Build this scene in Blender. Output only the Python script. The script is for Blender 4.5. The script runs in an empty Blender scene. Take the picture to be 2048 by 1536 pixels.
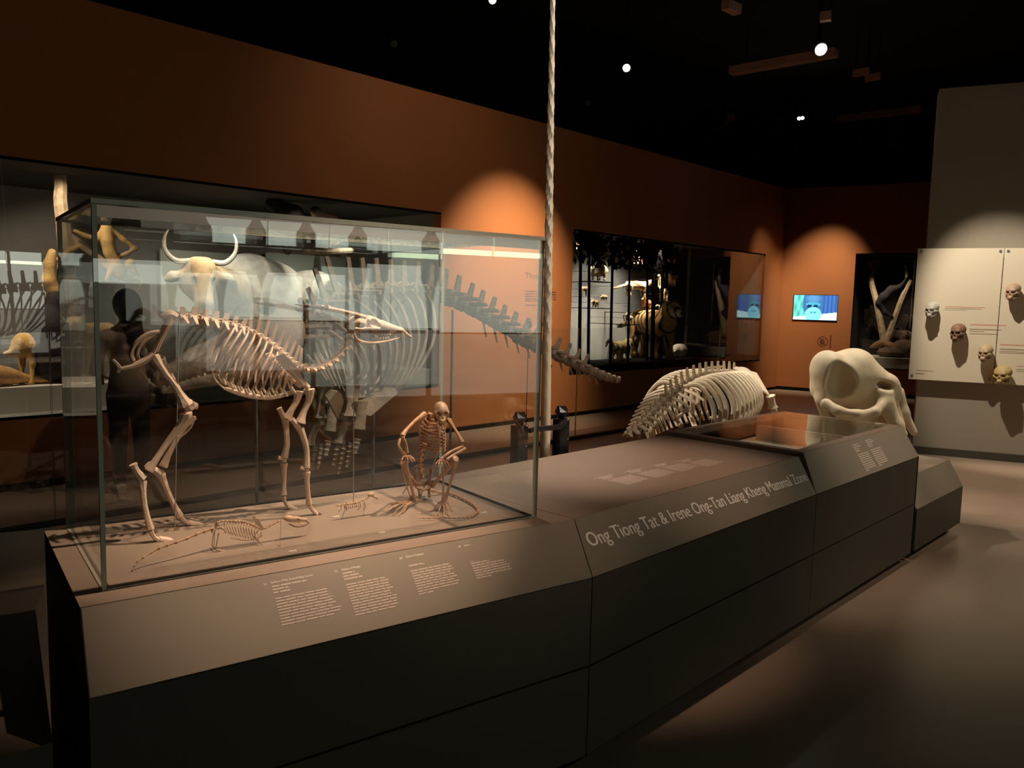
import bpy, math, random
import numpy as np
from mathutils import Vector, Matrix
random.seed(4)
SC = bpy.context.scene
COL = SC.collection
# ---------------------------------------------------------------- camera (metres; X runs along the orange wall, Z up)
F_PX, PITCH, ROLL, YAW, EYE = 1597.9, 0.100844, 0.0244894, 0.763178, 1.5
CAM = np.array([0, 0, EYE])
FW = np.array([math.cos(YAW)*math.cos(PITCH), math.sin(YAW)*math.cos(PITCH), -math.sin(PITCH)])
_rt = np.array([math.sin(YAW), -math.cos(YAW), 0.0]); _up = np.cross(_rt, FW)
RT = _rt*math.cos(ROLL)+_up*math.sin(ROLL); UP = _up*math.cos(ROLL)-_rt*math.sin(ROLL)
cd = bpy.data.cameras.new('camera'); cam = bpy.data.objects.new('camera', cd); COL.objects.link(cam)
cd.sensor_fit = 'HORIZONTAL'; cd.sensor_width = 36; cd.lens = 36*F_PX/2048; cd.clip_end = 200; cd.clip_start = 0.05
m = Matrix.Identity(4)
for i in range(3):
    m[i][0] = RT[i]; m[i][1] = UP[i]; m[i][2] = -FW[i]; m[i][3] = CAM[i]
cam.matrix_world = m
SC.camera = cam
# ---------------------------------------------------------------- world, exposure, lamps of the room
w = bpy.data.worlds.new('world'); SC.world = w; w.use_nodes = True
w.node_tree.nodes['Background'].inputs[0].default_value = (0.30, 0.20, 0.14, 1)
w.node_tree.nodes['Background'].inputs[1].default_value = 0.0
SC.view_settings.view_transform = 'Standard'; SC.view_settings.look = 'None'
SC.view_settings.exposure = 0.0; SC.view_settings.gamma = 1.0; SC.view_settings.use_curve_mapping = False
SC.cycles.max_bounces = 8; SC.cycles.transparent_max_bounces = 24; SC.cycles.diffuse_bounces = 3; SC.cycles.glossy_bounces = 4
SC.cycles.caustics_reflective = False; SC.cycles.caustics_refractive = False
SC.cycles.sample_clamp_indirect = 3.0

def A(*p): return np.array(p, dtype=float)
def ray(u, v): return FW+RT*(u-1024)/F_PX-UP*(v-768)/F_PX
def W(u, v, d): return CAM+ray(u, v)*d                       # pixel of the photograph and distance in metres -> point
def atz(u, v, z):
    r = ray(u, v); return CAM+r*(z-EYE)/r[2]
def aty(u, v, y):
    r = ray(u, v); return CAM+r*y/r[1]
def atp(u, v, p, n):
    r = ray(u, v); return CAM+r*(np.dot(p-CAM, n)/np.dot(r, n))
def toward(p, q):
    d = np.array(q)-np.array(p); return d/np.linalg.norm(d)

WARM = (1.0, 0.80, 0.60); WARM2 = (1.0, 0.70, 0.50); NEUT = (1.0, 0.92, 0.80)
def spot(pos, tgt, power, deg=40, blend=0.6, col=WARM, r=0.03):
    l = bpy.data.lights.new('spot_lamp', 'SPOT'); l.energy = power; l.spot_size = math.radians(deg); l.spot_blend = blend
    l.color = col; l.shadow_soft_size = r
    o = bpy.data.objects.new('spot_lamp', l); COL.objects.link(o); o.location = pos
    o.rotation_euler = Vector(toward(pos, tgt)).to_track_quat('-Z', 'Y').to_euler()
    return o
def area(pos, tgt, power, sx, sy, col=WARM):
    l = bpy.data.lights.new('area_lamp', 'AREA'); l.energy = power; l.shape = 'RECTANGLE'; l.size = sx; l.size_y = sy; l.color = col
    o = bpy.data.objects.new('area_lamp', l); COL.objects.link(o); o.location = pos
    o.rotation_euler = Vector(toward(pos, tgt)).to_track_quat('-Z', 'Y').to_euler()
    return o
LAMPS_HERE = True
# glass case and plinth
spot((2.8, 1.5, 4.6), (1.38, 2.15, 1.05), 760, 22, 0.6, WARM2)
spot((1.75, 1.45, 4.5), (1.35, 2.2, 1.0), 360, 19, 0.7, WARM2)
spot((2.6, 4.4, 4.3), (1.50, 1.95, 1.0), 170, 20, 0.6, WARM2)
spot((1.9, -1.7, 4.2), (1.85, 1.95, 1.25), 190, 24, 0.8, WARM2)
spot((3.1, 1.55, 4.6), (2.95, 2.05, 0.8), 330, 25, 0.9, WARM2)
spot((4.9, 1.2, 4.6), (4.6, 1.85, 0.8), 260, 27, 0.9, WARM)
spot((7.6, -1.6, 4.5), (5.2, 1.4, 0.35), 330, 34, 0.9, WARM)
# tusk
spot((3.8, 0.9, 4.9), (2.72, 2.47, 1.9), 560, 34, 0.8, NEUT)
spot((1.7, 0.6, 4.9), (2.72, 2.47, 2.6), 160, 28, 0.8, NEUT)
# whale skeleton
spot((4.6, 2.6, 4.6), (3.8, 3.8, 1.5), 210, 44, 0.8, WARM)
spot((5.4, 5.0, 4.6), (5.0, 3.8, 1.1), 100, 40, 0.8, WARM)
# sea cow skeleton, elephant skull
spot((4.2, 4.9, 4.3), (5.7, 3.3, 1.0), 560, 30, 0.6, NEUT)
spot((6.7, 1.6, 4.3), (6.1, 3.4, 0.9), 70, 36, 0.6, NEUT)
spot((6.6, 1.7, 4.4), (6.2, 2.5, 0.95), 330, 30, 0.6, NEUT)
spot((5.6, 4.6, 4.4), (6.3, 2.6, 1.2), 330, 26, 0.6, NEUT)
spot((3.3, 4.7, 4.5), (2.3, 6.2, 1.1), 70, 20, 0.8, WARM)  # added lamp without a fitting, brightens the visitor's top
# orange wall washes
spot((7.0, 4.75, 4.0), (7.0, 6.8, 1.45), 1080, 56, 1.0, (1, 0.84, 0.62))
spot((13.2, 5.3, 4.3), (14.5, 6.2, 1.5), 680, 46, 1.0, (1, 0.84, 0.62))
spot((12.6, 5.6, 4.3), (13.95, 6.8, 1.5), 230, 36, 1.0, (1, 0.84, 0.62))
spot((5.2, 4.4, 4.6), (5.6, 6.8, 2.9), 48, 90, 1.0, (1, 0.80, 0.55))
# skull board on the partition
spot((7.35, 2.45, 4.0), (9.45, 1.75, 0.95), 540, 40, 0.6, NEUT, 0.02)
# low step
spot((6.2, 2.1, 4.7), (5.8, 1.95, 0.48), 150, 15, 0.5, WARM)
# floor at the right
spot((7.9, 0.9, 4.9), (7.9, 1.3, 0.0), 620, 36, 0.4, WARM)
# inside the showcases
spot((3.6, 6.98, 2.42), (3.7, 8.1, 0.9), 60, 95, 0.9, NEUT)
spot((5.1, 6.98, 2.42), (5.1, 8.2, 0.9), 50, 90, 0.9, NEUT)
spot((0.9, 6.98, 2.42), (1.2, 7.6, 0.6), 70, 100, 0.9, WARM)
spot((2.0, 6.96, 2.42), (2.25, 7.4, 1.95), 40, 90, 0.5, WARM)
spot((1.5, 6.98, 2.42), (2.0, 7.4, 0.85), 40, 50, 0.5, WARM)
spot((4.3, 6.96, 2.44), (4.45, 7.3, 2.2), 16, 50, 0.6, WARM)
spot((3.1, 6.98, 2.42), (3.4, 7.4, 1.7), 26, 60, 0.7, WARM)
spot((9.2, 7.34, 2.44), (9.2, 8.4, 1.0), 150, 95, 0.9, NEUT)
spot((10.6, 7.34, 2.44), (10.6, 8.4, 1.0), 130, 95, 0.9, NEUT)
spot((11.1, 7.34, 2.44), (11.1, 8.3, 1.2), 120, 90, 0.9, NEUT)
spot((8.7, 7.30, 2.44), (8.9, 7.62, 1.6), 80, 60, 0.6, WARM)
spot((10.0, 7.30, 2.44), (10.1, 7.62, 1.5), 100, 66, 0.6, WARM)
spot((11.0, 7.20, 2.44), (11.1, 7.6, 1.5), 150, 70, 0.6, WARM)
spot((10.6, 6.99, 2.40), (10.6, 7.45, 0.9), 50, 50, 0.6, WARM)
spot((14.75, 5.3, 2.44), (15.3, 5.0, 1.3), 60, 90, 0.8, WARM)
# ---------------------------------------------------------------- materials
def mat(name, col, rough=0.6, var=0.0, scale=8, bump=0.0, bscale=60, metal=0.0, spec=0.5, emit=0.0, attr=False, detail=4):
    M = bpy.data.materials.new(name); M.use_nodes = True; nt = M.node_tree; N = nt.nodes; L = nt.links
    b = N['Principled BSDF']; b.inputs['Base Color'].default_value = (*col, 1); b.inputs['Roughness'].default_value = rough
    b.inputs['Metallic'].default_value = metal; b.inputs['Specular IOR Level'].default_value = spec
    tc = N.new('ShaderNodeTexCoord'); src = None
    if attr:
        a = N.new('ShaderNodeAttribute'); a.attribute_name = 'Col'; src = a.outputs['Color']
    if var > 0:
        n = N.new('ShaderNodeTexNoise'); n.inputs['Scale'].default_value = scale; n.inputs['Detail'].default_value = detail
        L.new(tc.outputs['Object'], n.inputs['Vector'])
        r = N.new('ShaderNodeMapRange'); r.inputs['From Min'].default_value = 0.3; r.inputs['From Max'].default_value = 0.7
        r.inputs['To Min'].default_value = 1-var; r.inputs['To Max'].default_value = 1+var*0.6
        L.new(n.outputs['Fac'], r.inputs['Value'])
        v = N.new('ShaderNodeVectorMath'); v.operation = 'SCALE'
        if src is not None: L.new(src, v.inputs[0])
        else: v.inputs[0].default_value = col
        L.new(r.outputs[0], v.inputs['Scale']); src = v.outputs[0]
    if src is not None: L.new(src, b.inputs['Base Color'])
    if bump > 0:
        n2 = N.new('ShaderNodeTexNoise'); n2.inputs['Scale'].default_value = bscale; n2.inputs['Detail'].default_value = 5
        L.new(tc.outputs['Object'], n2.inputs['Vector'])
        bp = N.new('ShaderNodeBump'); bp.inputs['Strength'].default_value = bump; bp.inputs['Distance'].default_value = 0.01
        L.new(n2.outputs['Fac'], bp.inputs['Height']); L.new(bp.outputs[0], b.inputs['Normal'])
    if emit > 0:
        b.inputs['Emission Strength'].default_value = emit
        if attr: L.new(src, b.inputs['Emission Color'])
        else: b.inputs['Emission Color'].default_value = (*col, 1)
    return M
def glassmat(name, tint=(0.985, 0.995, 0.99), ior=1.5):
    M = bpy.data.materials.new(name); M.use_nodes = True; nt = M.node_tree; N = nt.nodes; L = nt.links
    for n in list(N): N.remove(n)
    o = N.new('ShaderNodeOutputMaterial'); t = N.new('ShaderNodeBsdfTransparent'); t.inputs[0].default_value = (*tint, 1)
    g = N.new('ShaderNodeBsdfGlossy'); g.inputs['Roughness'].default_value = 0.0; g.inputs[0].default_value = (1, 1, 1, 1)
    f = N.new('ShaderNodeFresnel'); gm = N.new('ShaderNodeNewGeometry'); mr = N.new('ShaderNodeMapRange')
    mr.inputs['To Min'].default_value = ior; mr.inputs['To Max'].default_value = 1/ior; L.new(gm.outputs['Backfacing'], mr.inputs['Value']); L.new(mr.outputs[0], f.inputs[0])
    x = N.new('ShaderNodeMixShader'); L.new(f.outputs[0], x.inputs[0]); L.new(t.outputs[0], x.inputs[1]); L.new(g.outputs[0], x.inputs[2])
    L.new(x.outputs[0], o.inputs[0]); return M
MT = dict(
    orange=mat('orange_wall_paint', (0.355, 0.118, 0.031), 0.75, 0.06, 1.5, 0.03, 200),
    floor=mat('polished_concrete', (0.30, 0.215, 0.155), 0.30, 0.16, 0.9, 0.02, 30, spec=0.4),
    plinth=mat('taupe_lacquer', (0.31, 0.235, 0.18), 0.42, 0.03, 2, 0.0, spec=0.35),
    fascia=mat('shaded_taupe_lacquer', (0.265, 0.22, 0.165), 0.42, 0.03, 2, 0.0, spec=0.35),  # plinth taupe darkened: the fascia's weaker light is put into the colour
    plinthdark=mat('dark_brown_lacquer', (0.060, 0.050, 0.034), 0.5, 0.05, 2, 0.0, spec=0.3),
    gasket=mat('black_gasket', (0.012, 0.010, 0.009), 0.7),
    black=mat('black_paint', (0.006, 0.006, 0.006), 0.9, spec=0.05),
    void=mat('matt_black_ceiling', (0.004, 0.004, 0.004), 0.95),
    ironblack=mat('glossy_black_iron', (0.012, 0.012, 0.013), 0.28, 0.2, 40, 0.15, 60),
    steel=mat('steel_rod', (0.42, 0.40, 0.36), 0.35, metal=0.8),
    bone=mat('cream_bone', (0.72, 0.55, 0.42), 0.55, 0.14, 30, 0.15, 160),
    bonedark=mat('aged_brown_bone', (0.50, 0.27, 0.14), 0.5, 0.35, 40, 0.15, 160),
    bonewhale=mat('weathered_grey_bone', (0.40, 0.29, 0.20), 0.7, 0.4, 7, 0.5, 40),
    bonepale=mat('pale_bone', (0.78, 0.62, 0.42), 0.6, 0.10, 16, 0.2, 80),
    boneskull=mat('elephant_bone', (0.66, 0.53, 0.34), 0.6, 0.20, 4, 0.35, 14),
    tusk=mat('ivory', (0.78, 0.62, 0.44), 0.28, 0.10, 12, 0.03, 60),
    horn=mat('dark_antler', (0.10, 0.065, 0.05), 0.5, 0.3, 60, 0.2, 100),
    tooth=mat('enamel', (0.82, 0.70, 0.55), 0.35, 0.25, 90),
    fur=mat('mounted_fur', (1, 1, 1), 0.85, 0.22, 14, 0.5, 120, attr=True),
    skin=mat('cast_bone', (1, 1, 1), 0.6, 0.18, 30, 0.2, 120, attr=True),
    cloth=mat('clothing', (1, 1, 1), 0.85, 0.12, 20, 0.2, 200, attr=True),
    hair=mat('black_hair', (0.008, 0.006, 0.005), 0.55, 0.3, 60, 0.3, 150),
    casegrey=mat('grey_showcase_lining', (0.24, 0.235, 0.21), 0.9, 0.12, 1.2),
    casedark=mat('dark_showcase_lining', (0.03, 0.027, 0.024), 0.9),
    whitebase=mat('white_display_base', (0.62, 0.58, 0.50), 0.7, 0.05, 2),
    part=mat('grey_green_partition', (0.30, 0.24, 0.165), 0.8, 0.05, 1.2),
    board=mat('cream_board', (0.68, 0.56, 0.39), 0.6, 0.02, 1),
    print=mat('cream_print', (0.95, 0.86, 0.76), 0.6),
    printdim=mat('faint_cream_print', (0.62, 0.50, 0.41), 0.6),
    inkd=mat('dark_ink', (0.16, 0.09, 0.05), 0.7), inkr=mat('red_ink', (0.60, 0.25, 0.16), 0.7),
    inkw=mat('brown_wall_print', (0.13, 0.035, 0.015), 0.7),
    branch=mat('bleached_branch', (0.50, 0.38, 0.24), 0.8, 0.35, 18, 0.4, 50),
    rim=mat('glass_edge_green', (0.46, 0.48, 0.38), 0.35, spec=0.6),
    rimdark=mat('glass_edge_dark', (0.012, 0.035, 0.032), 0.2, spec=0.6),
    bar=mat('mauve_metal_bar', (0.60, 0.46, 0.40), 0.38, 0.03, 3, metal=0.75),
    lamp=mat('lamp_glow', (1.0, 0.93, 0.82), 0.5, emit=30.0),
    fixture=mat('dark_fixture', (0.05, 0.045, 0.04), 0.45),
    beam=mat('brown_ceiling_beam', (0.42, 0.24, 0.16), 0.8, 0.2, 3),
    light=mat('lit_display_panel', (0.84, 0.92, 0.78), 0.6, emit=3.5), light2=mat('dimmer_lit_panel', (0.86, 0.90, 0.76), 0.6, emit=2.7), light3=mat('faint_lit_panel', (0.88, 0.84, 0.70), 0.6, emit=1.1),
    glass=glassmat('clear_glass'), glassw=glassmat('showcase_glass', (0.98, 0.985, 0.98), 1.6),
    acry=glassmat('acrylic_cover', (0.98, 0.985, 0.98), 1.5),
)
# ---------------------------------------------------------------- mesh builder
class MB:
    def __init__(s): s.v = []; s.f = []; s.mi = []
    def add(s, vs, fs, mi=0):
        o = len(s.v); s.v += [tuple(map(float, p)) for p in vs]; s.f += [tuple(i+o for i in f) for f in fs]; s.mi += [mi]*len(fs); return s
    def hexa(s, p, mi=0):       # 8 points: bottom ring 0-3, top ring 4-7
        return s.add(p, [(3, 2, 1, 0), (4, 5, 6, 7), (0, 1, 5, 4), (1, 2, 6, 5), (2, 3, 7, 6), (3, 0, 4, 7)], mi)
    def box(s, lo, hi, mi=0):
        x0, y0, z0 = lo; x1, y1, z1 = hi
        return s.hexa([(x0, y0, z0), (x1, y0, z0), (x1, y1, z0), (x0, y1, z0), (x0, y0, z1), (x1, y0, z1), (x1, y1, z1), (x0, y1, z1)], mi)
    def obox(s, c, ax, ay, az, mi=0):   # centre and three half axes
        c, ax, ay, az = map(np.array, (c, ax, ay, az)); P = []
        for k in (-1, 1):
            for i, j in ((-1, -1), (1, -1), (1, 1), (-1, 1)): P.append(c+ax*i+ay*j+az*k)
        return s.hexa(P, mi)
    def prism(s, poly, z0, z1, mi=0):
        n = len(poly); vs = [(x, y, z0) for x, y in poly]+[(x, y, z1) for x, y in poly]
        return s.add(vs, [tuple(range(n-1, -1, -1)), tuple(range(n, 2*n))]+[(i, (i+1) % n, n+(i+1) % n, n+i) for i in range(n)], mi)
    def slab(s, pts, nrm, mi=0):        # planar polygon pts thickened by the vector nrm
        n = len(pts); vs = [np.array(p) for p in pts]+[np.array(p)+nrm for p in pts]
        return s.add(vs, [tuple(range(n-1, -1, -1)), tuple(range(n, 2*n))]+[(i, (i+1) % n, n+(i+1) % n, n+i) for i in range(n)], mi)
    def tube(s, pts, rad, n=8, smooth=0, flat=1.0, upv=None, mi=0):
        P = [np.array(p, float) for p in pts]
        R = list(rad) if hasattr(rad, '__len__') else [rad]*len(P)
        if smooth and len(P) > 2:
            Q, S = [], []
            for i in range(len(P)-1):
                a, b, c, d = P[max(i-1, 0)], P[i], P[i+1], P[min(i+2, len(P)-1)]
                for k in range(smooth):
                    t = k/smooth; Q.append(0.5*(2*b+(c-a)*t+(2*a-5*b+4*c-d)*t*t+(3*b-a-3*c+d)*t**3)); S.append(R[i]*(1-t)+R[i+1]*t)
            Q.append(P[-1]); S.append(R[-1]); P, R = Q, S
        u = np.array(upv, float) if upv is not None else A(0, 0, 1)
        vs = []; m = len(P); last = None
        for i in range(m):
            t = P[min(i+1, m-1)]-P[max(i-1, 0)]; t = t/(np.linalg.norm(t)+1e-12)
            ref = last if last is not None else (u if abs(np.dot(u, t)) < 0.95 else A(1, 0, 0))
            x = ref-t*np.dot(ref, t); x = x/(np.linalg.norm(x)+1e-12); last = x; y = np.cross(t, x)
            for k in range(n):
                a = 2*math.pi*k/n; vs.append(P[i]+(x*math.cos(a)+y*math.sin(a)*flat)*R[i])
        fs = [(i*n+k, i*n+(k+1) % n, (i+1)*n+(k+1) % n, (i+1)*n+k) for i in range(m-1) for k in range(n)]
        fs += [tuple(range(n-1, -1, -1)), tuple((m-1)*n+k for k in range(n))]
        return s.add(vs, fs, mi)
    def bone(s, pts, r, flare=1.6, n=8, flat=1.0, upv=None, mi=0):   # long bone: shaft with swollen rounded ends
        P = [np.array(p, float) for p in pts]
        if len(P) == 2: P = [P[0], P[0]*0.5+P[1]*0.5, P[1]]
        seg = [0]
        for i in range(1, len(P)): seg.append(seg[-1]+np.linalg.norm(P[i]-P[i-1]))
        tot = seg[-1]; rr = [r]*5 if not hasattr(r, '__len__') else r
        if len(rr) != 5: rr = [rr[0], rr[0]*.75+rr[-1]*.25, (rr[0]+rr[-1])/2, rr[0]*.25+rr[-1]*.75, rr[-1]]
        ts = [0, .015, .05, .10, .20, .35, .5, .65, .80, .90, .95, .985, 1]
        fl = [.55, .95, 1.0, .8, .25, 0, 0, 0, .25, .8, 1.0, .95, .55]
        Q, S = [], []
        for t, f in zip(ts, fl):
            d = t*tot; i = max(j for j in range(len(P)) if seg[j] <= d+1e-9); i = min(i, len(P)-2)
            q = (d-seg[i])/(seg[i+1]-seg[i]+1e-12)
            a, b, c, e = P[max(i-1, 0)], P[i], P[i+1], P[min(i+2, len(P)-1)]
            Q.append(0.5*(2*b+(c-a)*q+(2*a-5*b+4*c-e)*q*q+(3*b-a-3*c+e)*q**3))
            base = np.interp(t, [0, .25, .5, .75, 1], rr)
            k = (1+(flare-1)*f) if 0.03 < t < .97 else (flare*f if f < .9 else 1+(flare-1)*f)
            S.append(base*k)
        return s.tube(Q, S, n, 0, flat, upv, mi)
    def ball(s, c, r, n=8, m=5, mi=0):
        r = A(*r) if hasattr(r, '__len__') else A(r, r, r); c = np.array(c)
        vs = [c+A(0, 0, r[2])]
        for i in range(1, m):
            for k in range(n):
                a = math.pi*i/m; b = 2*math.pi*k/n; vs.append(c+A(math.sin(a)*math.cos(b), math.sin(a)*math.sin(b), math.cos(a))*r)
        vs.append(c-A(0, 0, r[2])); fs = [(0, 1+k, 1+(k+1) % n) for k in range(n)]
        for i in range(m-2):
            for k in range(n): fs.append((1+i*n+k, 1+(i+1)*n+k, 1+(i+1)*n+(k+1) % n, 1+i*n+(k+1) % n))
        e = len(vs)-1; o = 1+(m-2)*n; fs += [(e, o+(k+1) % n, o+k) for k in range(n)]
        return s.add(vs, fs, mi)
    def disc(s, c, nrm, r, th, n=24, mi=0, r2=None):
        nrm = np.array(nrm)/np.linalg.norm(nrm); u = np.cross(nrm, A(0, 0, 1) if abs(nrm[2]) < .9 else A(1, 0, 0)); u /= np.linalg.norm(u); v = np.cross(nrm, u)
        r2 = r if r2 is None else r2
        lo = [np.array(c)+(u*math.cos(2*math.pi*k/n)+v*math.sin(2*math.pi*k/n))*r for k in range(n)]
        hi = [np.array(c)+nrm*th+(u*math.cos(2*math.pi*k/n)+v*math.sin(2*math.pi*k/n))*r2 for k in range(n)]
        return s.add(lo+hi, [tuple(range(n-1, -1, -1)), tuple(range(n, 2*n))]+[(k, (k+1) % n, n+(k+1) % n, n+k) for k in range(n)], mi)
    def mesh(s, name, mats, off=(0, 0, 0), smooth=True):
        me = bpy.data.meshes.new(name); o = np.array(off)
        me.from_pydata([tuple(np.array(p)-o) for p in s.v], [], s.f)
        for mm in (mats if isinstance(mats, (list, tuple)) else [mats]): me.materials.append(mm)
        if any(s.mi): me.polygons.foreach_set('material_index', s.mi)
        me.update()
        if smooth: sm(me)
        return me
def sm(me, ang=40):
    me.polygons.foreach_set('use_smooth', [True]*len(me.polygons))
    try: me.set_sharp_from_angle(angle=math.radians(ang))
    except Exception: pass
ROOTLOC = {}
def tag(o, label=None, cat=None, group=None, kind=None):
    if label: o['label'] = label
    if cat: o['category'] = cat
    if group: o['group'] = group
    if kind: o['kind'] = kind
    return o
def thing(name, loc, label, cat, group=None):
    o = bpy.data.objects.new(name, None); COL.objects.link(o); o.location = [float(x) for x in loc]; o.empty_display_size = 0.05
    ROOTLOC[o.name] = np.array(loc, float); return tag(o, label, cat, group)
def put(name, me, parent=None, loc=(0, 0, 0)):
    o = bpy.data.objects.new(name, me); COL.objects.link(o); o.location = [float(x) for x in loc]
    if parent is not None: o.parent = parent
    return o
def root_off(parent):
    while parent.parent is not None: parent = parent.parent
    return ROOTLOC[parent.name]
def part(name, mb, m, parent, smooth=True, label=None, kind=None):
    o = put(name, mb.mesh(name, m, root_off(parent), smooth), parent)
    return tag(o, label, None, None, kind)
def solo(name, mb, m, loc, label, cat, group=None, smooth=True):     # a thing that is one mesh
    o = put(name, mb.mesh(name, m, loc, smooth), None, loc); ROOTLOC[o.name] = np.array(loc, float)
    return tag(o, label, cat, group)
def struct(name, mb, m, parent=None, smooth=False):
    o = put(name, mb.mesh(name, m, (0, 0, 0), smooth), parent)
    if parent is None: o['kind'] = 'structure'; ROOTLOC[o.name] = A(0, 0, 0)
    return o
# ---------------------------------------------------------------- implicit surfaces -> mesh (surface nets)
def sdf(prims, res=56, k=0.25):
    """prims: ('c',a,b,ra,rb,col) tapered capsule, ('e',centre,(rx,ry,rz),axes or None,col) ellipsoid; a leading '-' cuts.  k: blend as a share of mean radius."""
    lo = np.full(3, 1e9); hi = -lo; rs = []
    for p in prims:
        if p[0] == 'c':
            for q, r in ((p[1], p[3]), (p[2], p[4])): lo = np.minimum(lo, np.array(q)-r); hi = np.maximum(hi, np.array(q)+r)
            rs.append((p[3]+p[4])/2)
        elif p[0] == 'e':
            r = max(p[2]); lo = np.minimum(lo, np.array(p[1])-r); hi = np.maximum(hi, np.array(p[1])+r); rs.append(min(p[2]))
    kk = k*float(np.mean(rs)); h = float(max(hi-lo))/res; lo = lo-2.5*h; hi = hi+2.5*h
    n = np.ceil((hi-lo)/h).astype(int)+1
    g = [lo[i]+h*np.arange(n[i]) for i in range(3)]
    X, Y, Z = np.meshgrid(*g, indexing='ij'); P = np.stack([X, Y, Z], -1)
    def dist(p, P):
        t = p[0][-1]
        if t == 'c':
            a = np.array(p[1], float); b = np.array(p[2], float); d = b-a; L = d@d+1e-12
            q = np.clip(((P-a)@d)/L, 0, 1); return np.linalg.norm(P-a-q[..., None]*d, axis=-1)-(p[3]+(p[4]-p[3])*q)
        Q = P-np.array(p[1], float)
        if p[3] is not None: Q = Q@np.array(p[3], float).T
        r = np.array(p[2], float); k0 = np.linalg.norm(Q/r, axis=-1); k1 = np.linalg.norm(Q/(r*r), axis=-1)+1e-9
        return np.where(k0 < 1e-6, -min(r), k0*(k0-1)/k1)
    D = None
    for p in prims:
        d = dist(p, P)
        if p[0][0] == '-':
            d = -d; hh = np.maximum(kk*.6-np.abs(D-d), 0)/(kk*.6+1e-9); D = np.maximum(D, d)+hh*hh*kk*.15
        elif D is None: D = d
        else: hh = np.maximum(kk-np.abs(D-d), 0)/(kk+1e-9); D = np.minimum(D, d)-hh*hh*kk*.25
    S = D < 0
    c = [(i, j, l) for i in (0, 1) for j in (0, 1) for l in (0, 1)]
    sl = lambda a, o: a[o[0]:n[0]-1+o[0], o[1]:n[1]-1+o[1], o[2]:n[2]-1+o[2]]
    cnt = sum(sl(S, o).astype(int) for o in c); act = (cnt > 0) & (cnt < 8)
    acc = np.zeros(act.shape+(3,)); num = np.zeros(act.shape)
    for a in c:
        for ax in range(3):
            if a[ax] == 0:
                b = list(a); b[ax] = 1
                da, db = sl(D, a), sl(D, b); x = (da < 0) != (db < 0)
                t = np.where(x, da/np.where(x, da-db, 1), 0)
                e = np.zeros(act.shape+(3,))
                for i in range(3): e[..., i] = a[i]
                e[..., ax] += t; acc += np.where(x[..., None], e, 0); num += x
    idx = np.full(act.shape, -1); I = np.argwhere(act); idx[act] = np.arange(len(I))
    V = lo+h*(I+acc[act]/np.maximum(num[act], 1)[:, None]); Fq = []
    for ax in range(3):
        o = [0, 0, 0]; o[ax] = 1
        s0 = S[:n[0]-o[0], :n[1]-o[1], :n[2]-o[2]]; s1 = S[o[0]:, o[1]:, o[2]:]
        E = np.argwhere(s0 != s1); u, v = [i for i in range(3) if i != ax]
        E = E[(E[:, u] > 0) & (E[:, v] > 0) & (E[:, u] < n[u]-1) & (E[:, v] < n[v]-1)]
        if not len(E): continue
        q = []
        for du, dv in ((1, 1), (0, 1), (0, 0), (1, 0)):
            T = E.copy(); T[:, u] -= du; T[:, v] -= dv; q.append(idx[T[:, 0], T[:, 1], T[:, 2]])
        q = np.stack(q, 1); flip = S[E[:, 0], E[:, 1], E[:, 2]]
        if ax == 1: flip = ~flip
        q = np.where(flip[:, None], q, q[:, ::-1]); Fq.append(q)
    Fq = np.concatenate(Fq); Fq = Fq[(Fq >= 0).all(1)]
    solid = [p for p in prims if p[0][0] != '-']
    C = None
    if len(solid[0]) == (6 if solid[0][0] == 'c' else 5):
        ds = np.stack([dist(p, V) for p in solid]); wgt = np.exp(-(ds-ds.min(0))/(h*1.5)); wgt /= wgt.sum(0)
        C = np.einsum('pv,pc->vc', wgt, np.array([p[-1] for p in solid]))
    return V, Fq, C
def blob(name, prims, m, parent=None, loc=None, res=56, k=0.6, label=None, cat=None, group=None, paint=None, sub=None):
    V, Fq, C = sdf(prims, res, k); off = root_off(parent) if parent is not None else np.array(loc, float)
    if sub is not None: V = sub(V)
    me = bpy.data.meshes.new(name); me.from_pydata((V-off).tolist(), [], Fq.tolist()); me.materials.append(m)
    if C is not None:
        if paint: C = paint(V, C)
        at = me.color_attributes.new('Col', 'FLOAT_COLOR', 'POINT'); at.data.foreach_set('color', np.c_[C, np.ones(len(C))].ravel())
    me.update(); me.polygons.foreach_set('use_smooth', [True]*len(me.polygons))
    o = put(name, me, parent, (0, 0, 0) if parent is not None else loc)
    if parent is None: ROOTLOC[o.name] = off
    return tag(o, label, cat, group)
def frame_of(p, d, up):
    d = np.array(d, float); d /= np.linalg.norm(d); up = np.array(up, float); y = np.cross(up, d); y /= np.linalg.norm(y); z = np.cross(d, y)
    M = Matrix.Identity(4)
    for i in range(3): M[i][0] = d[i]; M[i][1] = y[i]; M[i][2] = z[i]; M[i][3] = p[i]
    return M
def inst(name, me, parent, p, d, up, s=1.0, label=None):
    """an object sharing mesh data, x axis along d, z towards up, scaled"""
    M = frame_of(np.array(p)-root_off(parent), d, up); s = s if hasattr(s, '__len__') else (s, s, s)
    o = put(name, me, parent); o.matrix_local = M @ Matrix.Diagonal((s[0], s[1], s[2], 1)); return tag(o, label)
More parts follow.
